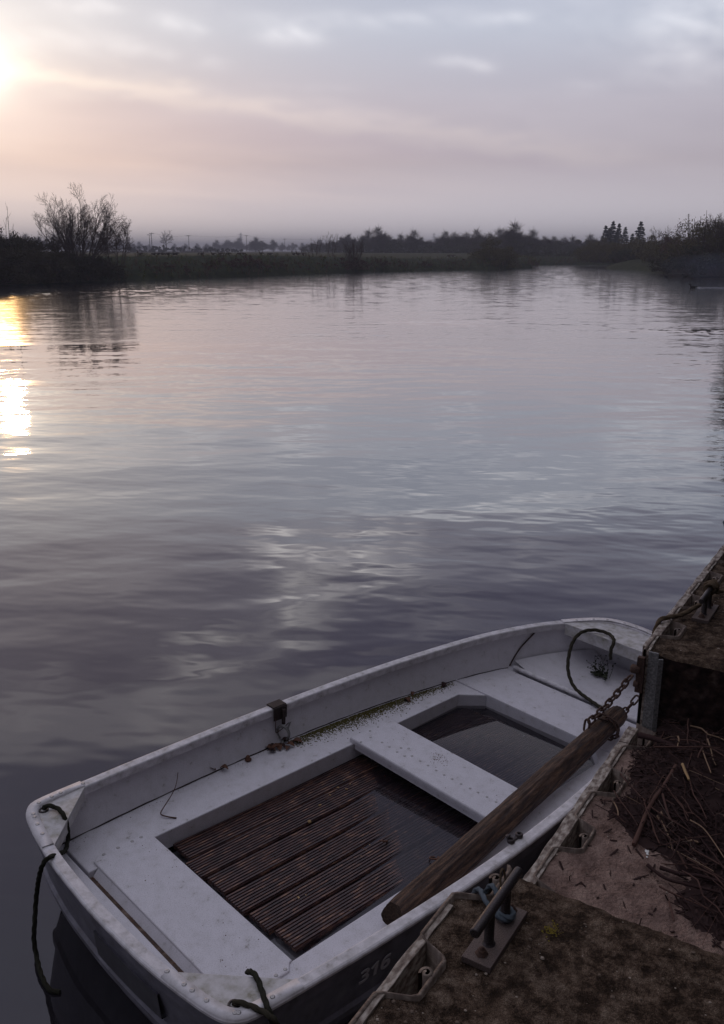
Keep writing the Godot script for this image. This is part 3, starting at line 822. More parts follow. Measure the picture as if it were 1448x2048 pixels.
func make_hull_fittings(boat: Node3D) -> void:
	# rowlock socket plate on the port gunwale, with its bent wire keeper
	var u := 1.325
	var hb := half_beam(u)
	var y := sheer(u)
	var soc := part(boat, "rowlock_socket", single(func(st: SurfaceTool) -> void:
		box(st, Transform3D(Basis(), B(u, -hb + 0.013, y + 0.004)), Vector3(0.052, 0.007, 0.075), 0.002)
		box(st, Transform3D(Basis(), B(u, -hb + 0.042, y - 0.028)), Vector3(0.007, 0.064, 0.074), 0.001)
		rod(st, B(u + 0.012, -hb + 0.052, y - 0.01), B(u + 0.012, -hb + 0.052, y - 0.085), 0.010, 0.009, 10)), mats.rust_dark)
	part(soc, "keeper_wire", single(func(st: SurfaceTool) -> void:
		tube(st, smooth_path([B(u - 0.032, -hb + 0.048, y - 0.045), B(u - 0.030, -hb + 0.046, y - 0.10), B(u - 0.026, -hb + 0.045, y - 0.122), B(u - 0.01, -hb + 0.047, y - 0.118), B(u + 0.014, -hb + 0.053, y - 0.105), B(u + 0.04, -hb + 0.056, y - 0.088)], 4), func(_t: float) -> float: return 0.0022, 6)), mats.rust)
	# starboard socket: a two-lugged iron lying on the gunwale
	var c := on_frame(1030, 1677, sheer(1.33) + 0.005, boat_frame)
	part(boat, "rowlock_socket", single(func(st: SurfaceTool) -> void:
		for s in [-1.0, 1.0]:
			lathe(st, Transform3D(Basis(), c + Vector3(0, 0, s * 0.024)), [Vector2(0.006, 0.002), Vector2(0.006, 0.009), Vector2(0.009, 0.012), Vector2(0.013, 0.010), Vector2(0.015, 0.004), Vector2(0.014, -0.004)], 14)
		box(st, Transform3D(Basis(), c), Vector3(0.013, 0.008, 0.05), 0.002)
		lathe(st, Transform3D(Basis(Vector3(0, 0, 1), 0.4), c + Vector3(-0.006, 0.004, 0.030)), [Vector2(0.004, 0.0), Vector2(0.008, 0.012), Vector2(0.011, 0.016), Vector2(0.006, 0.02), Vector2(0, 0.02)], 12)), mats.cleat_steel)
	# builder's plate recess and rubbing piece on the transom
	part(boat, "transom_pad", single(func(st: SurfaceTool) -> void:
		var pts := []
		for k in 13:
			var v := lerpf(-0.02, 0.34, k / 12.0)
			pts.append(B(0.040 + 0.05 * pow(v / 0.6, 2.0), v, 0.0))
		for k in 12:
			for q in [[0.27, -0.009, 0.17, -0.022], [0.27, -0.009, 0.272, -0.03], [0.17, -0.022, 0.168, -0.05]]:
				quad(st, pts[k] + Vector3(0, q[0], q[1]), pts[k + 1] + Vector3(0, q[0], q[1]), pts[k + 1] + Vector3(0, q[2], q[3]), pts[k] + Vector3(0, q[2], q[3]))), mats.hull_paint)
	# number on the starboard topside
	var tm := TextMesh.new()
	var sf := SystemFont.new()
	sf.font_names = PackedStringArray(["Droid Sans"])
	sf.font_italic = true
	sf.font_weight = 700
	tm.font = sf
	tm.text = "316"
	tm.font_size = 24
	tm.pixel_size = 0.0034
	tm.depth = 0.002
	var uu := 0.62
	var dir := Vector3(half_beam(uu + 0.1) - half_beam(uu - 0.1), 0, -0.2).normalized()     # forward along the topside
	var nrm := Vector3(dir.z, 0, -dir.x) * -1.0
	nrm = (nrm + Vector3(0, -0.17, 0)).normalized()
	if nrm.x < 0:
		nrm = -nrm
	var up := nrm.cross(dir).normalized()
	part(boat, "number", tm, mats.lettering, Transform3D(Basis(dir, up if up.y > 0 else -up, nrm), B(uu + 0.02, half_beam(uu + 0.02) - 0.012, 0.245)))

# ------------------------------------------------------------------ what lies in the boat
func rope(called: String, label: String, pts: Array, r: float, m: Material, group := "", per := 14) -> Node3D:
	var st := begin()
	tube(st, smooth_path(pts, per), func(_t: float) -> float: return r, 14, true, 3, TAU / (r * 5.2), 0.42)
	var o := part(self, called, done(st), m)
	return tag(o, label, "rope", group)

func link_mesh(l: float, w: float, r: float) -> ArrayMesh:
	var pts := PackedVector3Array()
	for k in 17:
		var a := TAU * k / 16.0
		pts.append(Vector3(cos(a) * w, 0, sin(a) * w + (signf(sin(a)) if absf(sin(a)) > 0.01 else 0.0) * l))
	return single(func(st: SurfaceTool) -> void: tube(st, pts, func(_t: float) -> float: return r, 8, false))

func chain(label: String, path: Array, size: float) -> void:
	var p := smooth_path(path, 24)
	var mesh := link_mesh(size * 0.42, size * 0.42, size * 0.16)
	var node := thing("chain", label, "chain", Transform3D(Basis(), p[0]))
	var step := size * 1.32
	var run := step * 0.5
	var seen := 0.0
	var k := 0
	for i in range(1, p.size()):
		var l := p[i].distance_to(p[i - 1])
		while run <= seen + l:
			var c := p[i - 1].lerp(p[i], (run - seen) / maxf(l, 1e-6))
			var d := (p[i] - p[i - 1]).normalized()
			var x := d.cross(Vector3.UP).normalized()
			var roll := (0.55 if k % 2 == 0 else 0.55 + PI / 2)
			var bs := Basis(x, d.cross(x), -d).rotated(d, roll) if false else Basis(x.rotated(d, roll), x.rotated(d, roll).cross(d) * -1.0, -d)
			part(node, "link", mesh, mats.rust, Transform3D(bs.orthonormalized(), c - p[0]))
			run += step
			k += 1
		seen += l

func make_boat_contents() -> void:
	var bf := boat_frame
	# water standing in the well, level
	var level := 0.0965
	var st := begin()
	var pts := []
	for q in [[0.513, -0.4215], [0.513, 0.4215], [2.335, 0.4215], [2.439, 0.322], [2.439, -0.322], [2.335, -0.4215]]:
		var p := bf * B(q[0], q[1], 0.08)
		pts.append(Vector3(p.x, 0, p.z))
	var flat := PackedVector2Array()
	for p in pts:
		flat.append(Vector2(p.x, p.z))
	var idx := Geometry2D.triangulate_polygon(flat)
	for i in range(0, idx.size(), 3):
		tri(st, pts[idx[i]] + Vector3.UP * level, pts[idx[i + 1]] + Vector3.UP * level, pts[idx[i + 2]] + Vector3.UP * level)
	structure("bilge_water", done(st), mats.pool)
	# the timber fender
	var a := on_frame(790, 1838, 0.228, bf)
	var b := on_frame(1238, 1428, 0.262, bf)
	var ln := a.distance_to(b)
	var fd := (b - a).normalized()
	var fx := fd.cross(Vector3.UP).normalized()
	var lf := bf * Transform3D(Basis(fx, fx.cross(fd), -fd), a)
	var log_ := thing("timber_log", "round weathered timber fender log lying in the boat over the thwart", "log", lf)
	var nz := FastNoiseLite.new()
	nz.seed = 4
	nz.frequency = 1.0
	var ls := begin()
	var rows := []
	var nseg := 110
	var nsd := 72
	for i in nseg + 1:
		var t := float(i) / nseg
		var z := -ln * t
		var row := []
		var rr := lerpf(0.055, 0.050, t)
		if t < 0.03:
			rr *= lerpf(0.93, 1.0, t / 0.03)
		if t > 0.97:
			rr *= lerpf(1.0, 0.86, (t - 0.97) / 0.03)
		for k in nsd:
			var an := TAU * k / nsd
			var g := nz.get_noise_3d(cos(an) * 1.6, sin(an) * 1.6, z * 1.6) * 0.007 - 0.006 * pow(maxf(0.0, nz.get_noise_3d(cos(an) * 9.0 + 30.0, sin(an) * 9.0, z * 0.9) - 0.25) * 2.0, 0.6) * 0.8 + nz.get_noise_3d(cos(an) * 24.0, sin(an) * 24.0, z * 2.0) * 0.0016 + nz.get_noise_3d(cos(an) * 11.0, sin(an) * 11.0, z * 1.5) * 0.0022 + absf(nz.get_noise_3d(cos(an) * 6.0 + 9.0, sin(an) * 6.0, z * 0.8)) * -0.003
			row.append(Vector3(cos(an) * (rr + g), sin(an) * (rr + g), z + (0.012 * sin(an * 2.0 + 1.0) if i == 0 else 0.0)))
		rows.append(row)
	for i in nseg:
		for k in nsd:
			quad(ls, rows[i][k], rows[i][(k + 1) % nsd], rows[i + 1][(k + 1) % nsd], rows[i + 1][k])
	part(log_, "shaft", done(ls), mats.log_wood)
	for e in [0, nseg]:
		part(log_, "cut_end", single(func(s2: SurfaceTool) -> void:
			s2.set_smooth_group(-1)
			var mid := Vector3(0, 0, rows[e][0].z + (-0.006 if e == 0 else 0.004))
			for k in nsd:
				tri(s2, mid, rows[e][k], rows[e][(k + 1) % nsd])), mats.log_end)
	# chain and the iron it hangs from
	var hook := bf * on_frame(1262, 1352, 0.40, bf)
	var lp := bf * on_frame(1182, 1441, 0.325, bf)
	chain("rusty iron chain stretched from the quay post down to the log", [hook, hook.lerp(lp, 0.35) + Vector3(0, -0.012, 0), hook.lerp(lp, 0.7) + Vector3(0, -0.012, 0), lp, lp + Vector3(-0.016, -0.006, 0.004), lp + Vector3(-0.024, -0.035, 0.018)], 0.034)
	# the turn of chain round the log
	var cpos: Transform3D = lf * Transform3D(Basis(), Vector3(0, 0, -ln * 0.90))
	var loop_pts := []
	for k in 15:
		var an := PI * 0.62 - k / 14.0 * PI * 1.12
		loop_pts.append(cpos * Vector3(cos(an) * 0.063, sin(an) * 0.063, -0.016 * k / 14.0 * 4.0 + 0.01))
	chain("turn of rusty chain wrapped round the end of the log", loop_pts, 0.030)
	var tail := bf * on_frame(1277, 1392, 0.36, bf)
	chain("short rusty chain between the log's end and the quay post", [bf * on_frame(1243, 1428, 0.28, bf), bf * on_frame(1260, 1412, 0.31, bf), tail], 0.030)
	# ropes
	var g := sheer(0.2)
	var R := []
	for q in [[88, 1619, g - 0.012], [90, 1613, g + 0.012], [101, 1612, g + 0.012], [117, 1618, g + 0.008], [128, 1632, g + 0.004], [134, 1652, g - 0.03], [136, 1676, g - 0.09], [131, 1700, g - 0.10], [122, 1706, g - 0.05]]:
		R.append(bf * on_frame(q[0], q[1], q[2], bf))
	for q in [[103, 1713, g + 0.012], [90, 1722, g + 0.010], [80, 1745, g - 0.05]]:
		R.append(bf * on_frame(q[0], q[1], q[2], bf))
	# hangs clear of the hull, then into the river
	var hang := R[R.size() - 1] as Vector3
	for q in [[73, 1790, 0.22], [69, 1850, 0.12], [68, 1880, 0.06], [73, 1912, 0.012], [82, 1948, 0.006], [98, 1978, 0.004], [120, 1985, 0.002]]:
		R.append(on_level(q[0], q[1], q[2]))
	rope("mooring_rope", "dark rope through the eye of the corner plate, hanging over the transom into the river", R, 0.0075, mats.rope_green)
	R = []
	for q in [[495, 1944, g - 0.03], [503, 1944, g + 0.004], [513, 1954, g + 0.010], [522, 1976, g + 0.009], [531, 2003, g + 0.012], [538, 2022, g + 0.012], [543, 2040, g - 0.02], [548, 2062, g - 0.10]]:
		R.append(bf * on_frame(q[0], q[1], q[2], bf))
	rope("lashing_rope", "green twisted rope end laid over the plate at the number side", R, 0.0075, mats.rope_green)
	R = []
	for q in [[468, 2008, g - 0.012], [471, 2005, g + 0.008], [486, 2007, g + 0.010], [508, 2015, g + 0.010], [532, 2027, g + 0.012], [548, 2040, g + 0.004], [560, 2062, g - 0.06]]:
		R.append(bf * on_frame(q[0], q[1], q[2], bf))
	rope("eye_rope", "dark rope leaving the ringed eye of the plate at the number side", R, 0.0075, mats.rope_dark)
	var sb := sheer(3.2)
	R = []
	for q in [[1221, 1318, sb - 0.09], [1222, 1300, sb - 0.03], [1228, 1282, sb + 0.012], [1221, 1270, sb + 0.014], [1205, 1263, sb + 0.014], [1185, 1260, sb + 0.014], [1165, 1264, sb + 0.012], [1150, 1277, sb - 0.01], [1141, 1297, sb - 0.06], [1136, 1325, sb - 0.12], [1138, 1350, sb - 0.17], [1150, 1376, 0.20], [1175, 1397, 0.196], [1203, 1416, 0.20]]:
		R.append(bf * on_frame(q[0], q[1], q[2], bf))
	rope("painter_rope", "brown rope looped over the bow plate and down to the fore seat", R, 0.0085, mats.rope_dark)
	# the loose rowlock among dead leaves on the port deck
	var rl := on_frame(566, 1486, 0.176, bf)
	var rk := thing("rowlock", "loose grey iron rowlock standing among dead leaves on the deck", "rowlock", bf * Transform3D(Basis(Vector3.UP, 0.5), rl))
	part(rk, "horns", single(func(s2: SurfaceTool) -> void:
		var arc := []
		for k in 15:
			var an := -PI * 0.32 + PI * 1.64 * k / 14.0
			arc.append(Vector3(cos(an) * 0.030, 0.052 + sin(an) * 0.040, 0.006 * sin(an)))
		tube(s2, PackedVector3Array(arc), func(t: float) -> float: return 0.0075 - 0.002 * absf(t * 2 - 1), 10)), mats.steel_post)
	part(rk, "pin", single(func(s2: SurfaceTool) -> void:
		rod(s2, Vector3(0, 0.014, 0), Vector3(0.004, 0.0, 0.02), 0.008, 0.007, 10)
		rod(s2, Vector3(0.022, 0.075, 0), Vector3(0.036, 0.12, 0.0), 0.005, 0.004, 8)), mats.steel_post)
	# leaves and droppings
	var leaf := single(func(s2: SurfaceTool) -> void:
		var prev := []
		for k in 6:
			var t := k / 5.0
			var hw := 0.012 * sin(PI * pow(t, 0.8)) + 0.0006
			var y := 0.006 * sin(t * 3.0)
			var row := [Vector3(-hw, y + hw * 0.6, -t * 0.042), Vector3(0, y, -t * 0.042), Vector3(hw, y + hw * 0.6, -t * 0.042)]
			if k > 0:
				for j in 2:
					quad(s2, prev[j], prev[j + 1], row[j + 1], row[j])
					quad(s2, prev[j] - Vector3(0, 0.0012, 0), row[j] - Vector3(0, 0.0012, 0), row[j + 1] - Vector3(0, 0.0012, 0), prev[j + 1] - Vector3(0, 0.0012, 0))
			prev = row)
	var r := RandomNumberGenerator.new()
	r.seed = 31
	var spots := [[548, 1497], [556, 1499], [563, 1495], [572, 1490], [578, 1487], [545, 1500], [583, 1484], [560, 1503], [570, 1498], [538, 1500], [815, 1396], [825, 1392], [886, 1376], [432, 1542], [440, 1538], [808, 1398], [552, 1504], [577, 1494]]
	for i in spots.size():
		var p := on_frame(spots[i][0], spots[i][1], 0.1765, bf)
		var bs := Basis(Vector3.UP, r.randf() * TAU) * Basis(Vector3(1, 0, 0), r.randf_range(-0.15, 0.25))
		var o := part(self, "dead_leaf", leaf, mats.leaf_dead if i % 4 else mats.twig_dark, bf * Transform3D(bs.scaled(Vector3.ONE * r.randf_range(0.8, 1.35)), p + Vector3(0, 0.001 + 0.0015 * (i % 5), 0)))
		tag(o, "curled dark dead leaf lying on the boat's side deck", "leaf", "dead leaves on the side deck")
	var cone := part(self, "seed_cone", single(func(s2: SurfaceTool) -> void:
		lathe(s2, Transform3D(Basis(Vector3(0, 0, 1), 0.25), Vector3.ZERO), [Vector2(0, 0), Vector2(0.014, 0.002), Vector2(0.016, 0.010), Vector2(0.009, 0.014), Vector2(0.010, 0.022), Vector2(0.005, 0.027), Vector2(0, 0.028)], 9)), mats.leaf_dead, bf * Transform3D(Basis(), on_frame(497, 1522, 0.175, bf)))
	tag(cone, "small brown seed case standing alone on the side deck", "seed case")
	# debris floating and lying on the boards
	var bits := [[770, 1552, 0], [688, 1560, 0], [676, 1575, 0], [668, 1582, 0], [660, 1590, 0], [693, 1578, 0], [652, 1598, 0], [700, 1568, 0], [640, 1610, 0], [727, 1697, 0], [733, 1702, 0], [740, 1690, 0], [735, 1712, 0], [722, 1712, 0], [815, 1530, 1], [835, 1545, 0], [700, 1820, 0], [660, 1770, 0], [560, 1670, 0], [597, 1795, 0], [612, 1790, 0], [640, 1700, 0], [848, 1560, 0], [875, 1585, 0]]
	var chip := single(func(s2: SurfaceTool) -> void: box(s2, Transform3D(), Vector3(0.012, 0.003, 0.007), 0.001))
	for i in bits.size():
		var p := on_frame(bits[i][0], bits[i][1], 0.114 - 0.0195 * clampf((bits[i][0] - 450) / 400.0, 0, 1), bf)
		var w := bf * p
		if w.y < level + 0.0015:
			w.y = level + 0.0015
		var o := part(self, "floating_chip", chip, mats.leaf_tan if i % 3 else mats.leaf_dead, Transform3D(Basis(Vector3.UP, r.randf() * TAU).scaled(Vector3.ONE * r.randf_range(0.5, 1.1)), w))
		tag(o, "tiny tan fleck of plant litter on the wet floor boards", "debris", "flecks on the floor boards")
	var egg := part(self, "snail_shell", single(func(s2: SurfaceTool) -> void: ellipsoid(s2, Vector3(0, 0.006, 0), Basis().scaled(Vector3(0.009, 0.007, 0.008)))), mats.leaf_tan, bf * Transform3D(Basis(), on_frame(619, 1646, 0.108, bf)))
	tag(egg, "small yellowish snail shell on the ribbed floor boards", "shell")
	for q in [[766, 1684, 0.016, "curled"], [868, 1722, 0.018, "ring shaped"]]:
		var p := bf * on_frame(q[0], q[1], 0.101, bf)
		var cs := begin()
		var arc := []
		for k in 12:
			var an := k / 11.0 * PI * (1.05 if q[3] == "curled" else 1.7) - 0.4
			arc.append(Vector3(cos(an) * q[2], 0.004 + 0.012 * sin(an * 0.9) if q[3] == "curled" else 0.010 + 0.008 * sin(an), sin(an) * q[2]))
		tube(cs, PackedVector3Array(arc), func(t: float) -> float: return 0.005 - 0.003 * t, 7)
		var o := part(self, "curled_leaf", done(cs), mats.leaf_dead, Transform3D(Basis(), Vector3(p.x, maxf(p.y, level), p.z)))
		tag(o, "%s brown leaf poking out of the water in the boat" % q[3], "leaf")
	# twig on the aft end of the port deck
	var tw := begin()
	var tp := []
	for q in [[353, 1636, 0.178], [338, 1634, 0.182], [324, 1630, 0.186], [322, 1624, 0.19], [331, 1609, 0.20], [343, 1590, 0.225], [352, 1570, 0.25], [356, 1545, 0.27]]:
		tp.append(bf * on_frame(q[0], q[1], q[2], bf))
	tube(tw, smooth_path(tp, 4), func(t: float) -> float: return lerpf(0.0032, 0.0012, t), 6)
	var tb := part(self, "bent_twig", done(tw), mats.twig_brown)
	tag(tb, "thin crooked twig propped on the boat's side deck", "twig")
	# weed growing in the bow
	var wd := thing("weed_plant", "dark leafy weed sprouting in the bow under the plate", "plant", bf * Transform3D(Basis(), on_frame(1203, 1352, 0.19, bf)))
	part(wd, "root_clump", single(func(s2: SurfaceTool) -> void:
		for k in 26:
			var c := Vector3(r.randfn(0, 0.028), absf(r.randfn(0, 0.010)), r.randfn(0, 0.020))
			ellipsoid(s2, c, Basis.from_euler(Vector3(r.randf() * 3, r.randf() * 3, 0)).scaled(Vector3(0.010, 0.005, 0.008) * r.randf_range(0.7, 1.5)), 4, 6)), mats.weed)
	var stems := begin()
	var leaves := begin()
	leaves.set_smooth_group(-1)
	for k in 22:
		var dir := Vector3(r.randfn(-0.35, 0.6), 1.0, r.randfn(0, 0.6)).normalized()
		var l := r.randf_range(0.05, 0.13)
		var p0 := Vector3(r.randfn(0, 0.018), 0.004, r.randfn(0, 0.014))
		var p1 := p0 + dir * l * 0.55
		var p2 := p1 + (dir + Vector3(r.randfn(0, 0.3), -0.25, r.randfn(0, 0.3))).normalized() * l * 0.5
		tube(stems, PackedVector3Array([p0, p1, p2]), func(t: float) -> float: return lerpf(0.0016, 0.0008, t), 5)
		for j in 4:
			var c := p1.lerp(p2, j / 3.0)
			var s1 := Vector3(r.randfn(0, 1), r.randfn(0, 0.5), r.randfn(0, 1)).normalized() * r.randf_range(0.008, 0.016)
			var s2 := s1.cross(Vector3(r.randfn(0, 1), 1, r.randfn(0, 1))).normalized() * 0.005
			quad(leaves, c, c + s1 * 0.5 + s2, c + s1, c + s1 * 0.5 - s2)
	part(wd, "stems", done(stems), mats.weed)
	part(wd, "leaves", done(leaves), mats.weed)
	# crumbs of dirt lying on the pale decks, thickest along the angles
	var cr := begin()
	cr.set_smooth_group(-1)
	for k in 900:
		var u := r.randf_range(0.1, 2.78)
		var v := 0.0
		var y := 0.1752
		if k % 3 == 0:
			v = -(half_beam(u) - 0.062 - absf(r.randfn(0, 0.02)))
		elif k % 3 == 1:
			v = (half_beam(u) - 0.062 - absf(r.randfn(0, 0.03)))
		else:
			u = [r.randf_range(0.28, 0.50), r.randf_range(1.58, 1.84), r.randf_range(2.46, 2.76)][k / 3 % 3]
			v = r.randf_range(-0.40, 0.40)
			y = [0.1842, 0.2012, 0.1792][k / 3 % 3]
		if u < 0.23:
			y = 0.1812
		ellipsoid_low(cr, B(u, v, y), 0.0007 + 0.0022 * pow(r.randf(), 4.0), r)
	for k in 150:      # the dark smear on the thwart
		var c := on_frame(880 + r.randfn(0, 14), 1517 + r.randfn(0, 7), 0.2012, bf)
		ellipsoid_low(cr, c, 0.0008 + 0.0024 * pow(r.randf(), 3.0), r)
	for k in 260:      # silt in the gutter before the aft seat
		ellipsoid_low(cr, B(r.randf_range(0.216, 0.24), r.randf_range(-0.39, 0.39), 0.1502), 0.001 + 0.003 * pow(r.randf(), 2.0), r)
	var crumbs := part(self, "deck_crumbs", done(cr), mats.leaf_dead, bf)
	crumbs.set_meta("kind", "stuff")
	tag(crumbs, "dark crumbs of dirt scattered over the boat's pale decks", "dirt")
	# moss in the angle of the port deck
	var mo := begin()
	mo.set_smooth_group(-1)
	for k in 14000:
		var u := 1.36 + 1.05 * pow(r.randf(), 0.9)
		var dens := exp(-pow((u - 1.72) / 0.42, 2.0))
		if r.randf() > dens:
			continue
		var inn := absf(r.randfn(0, 0.02 + 0.045 * dens))
		var v := -(half_beam(u) - 0.064 - inn)
		if r.randf() > exp(-inn / 0.045) * 1.3:
			continue
		var sz := r.randf_range(0.0015, 0.0045)
		ellipsoid_low(mo, B(u, v, 0.1752), sz, r)
	var mm := part(self, "deck_moss", done(mo), mats.moss, bf)
	mm.set_meta("kind", "stuff")
	tag(mm, "olive moss along the angle of the side deck and hull", "moss")

func ellipsoid_low(st: SurfaceTool, c: Vector3, s: float, r: RandomNumberGenerator) -> void:
	var top := c + Vector3(r.randfn(0, 0.3) * s, s * r.randf_range(0.5, 1.0), r.randfn(0, 0.3) * s)
	var a0 := r.randf() * TAU
	for k in 4:
		var a := a0 + TAU * k / 4
		var b := a0 + TAU * (k + 1) / 4
		tri(st, top, c + Vector3(cos(a), 0, sin(a)) * s, c + Vector3(cos(b), 0, sin(b)) * s)

# ------------------------------------------------------------------ the quay (frame: x inland, y up, -z along the edge; s is the distance along)
const PITCH_S := 0.385
const PAN := 0.205

func Q(s: float, n: float, y: float) -> Vector3:
	return Vector3(n, y, -s)

func pan_depth(s: float) -> float:     # how far the sheet piles stand back from the front line
	var t := fposmod(s - PAN + PITCH_S * 0.5, PITCH_S) - PITCH_S * 0.5
	return 0.086 * (1.0 - sstep(0.062, 0.108, absf(t)))

# top of a concrete block behind the piles, with its upright end faces
func block_mesh(s0: float, s1: float, depth: float, top: float, bottom: float, seed_: int, fine_from: float, fine_to: float) -> Array:
	var nz := FastNoiseLite.new()
	nz.seed = seed_
	nz.noise_type = FastNoiseLite.TYPE_SIMPLEX_SMOOTH
	nz.frequency = 1.0
	nz.fractal_octaves = 4
	var ss := []
	var s := s0
	while s < s1 - 0.001:
		ss.append(s)
		s += 0.011 if s >= fine_from and s < fine_to else 0.05
	ss.append(s1)
	var ns := []
	var d := 0.0
	while d < depth:
		ns.append(d)
		d += 0.004 if d < 0.012 else 0.011 if d < 0.85 else 0.12
	ns.append(depth)
	var rows := []
	for a in ss:
		var front := pan_depth(a) + 0.0105
		var row := []
		for b in ns:
			var n: float = front + b
			var end: float = minf(a - s0, s1 - a)
			var y := top - 0.006 + nz.get_noise_2d(a * 5.0, n * 5.0) * 0.007 + nz.get_noise_2d(a * 28.0, n * 28.0) * 0.0032 + nz.get_noise_2d(a * 70.0 + 5.0, n * 70.0) * 0.0012
			var chip := maxf(0.0, nz.get_noise_2d(a * 14.0 + 40.0, n * 9.0)) * 0.02
			y -= exp(-end / (0.006 + chip)) * (0.010 + chip * 0.5)
			y -= exp(-b / 0.01) * 0.003
			var off := (nz.get_noise_2d(n * 18.0, a * 3.0 + 9.0) * 0.006) if (a == s0 or a == s1) else 0.0
			row.append(Q(a + off, n, y))
		rows.append(row)
	var st := begin()
	for i in rows.size() - 1:
		for j in ns.size() - 1:
			quad(st, rows[i][j], rows[i][j + 1], rows[i + 1][j + 1], rows[i + 1][j])
	var top_mesh := done(st)
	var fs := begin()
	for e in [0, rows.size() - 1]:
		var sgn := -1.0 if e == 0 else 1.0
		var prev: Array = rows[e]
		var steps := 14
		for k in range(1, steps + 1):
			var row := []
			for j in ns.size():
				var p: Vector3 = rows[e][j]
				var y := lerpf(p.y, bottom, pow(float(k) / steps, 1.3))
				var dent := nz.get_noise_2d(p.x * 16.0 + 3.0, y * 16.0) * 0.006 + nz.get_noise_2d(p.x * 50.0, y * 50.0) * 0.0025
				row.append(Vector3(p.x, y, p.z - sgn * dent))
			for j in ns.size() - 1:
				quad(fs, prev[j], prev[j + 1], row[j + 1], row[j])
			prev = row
	return [top_mesh, done(fs)]

func pebbles(parent: Node3D, s0: float, s1: float, n1: float, top: float, count: int, seed_: int, m: Material) -> void:
	var r := RandomNumberGenerator.new()
	r.seed = seed_
	var st := begin()
	st.set_smooth_group(-1)
	for k in count:
		var s := r.randf_range(s0, s1)
		var n := pan_depth(s) + 0.02 + r.randf() * n1
		var sz := 0.0016 + 0.0048 * pow(r.randf(), 3.0)
		ellipsoid(st, Q(s, n, top - 0.006 + sz * 0.25), Basis.from_euler(Vector3(r.randf() * 3, r.randf() * 3, r.randf() * 3)).scaled(Vector3(1, 0.7, 0.8) * sz), 3, 5)
	var o := part(parent, "embedded_grit", done(st), m)
	o.set_meta("kind", "stuff")

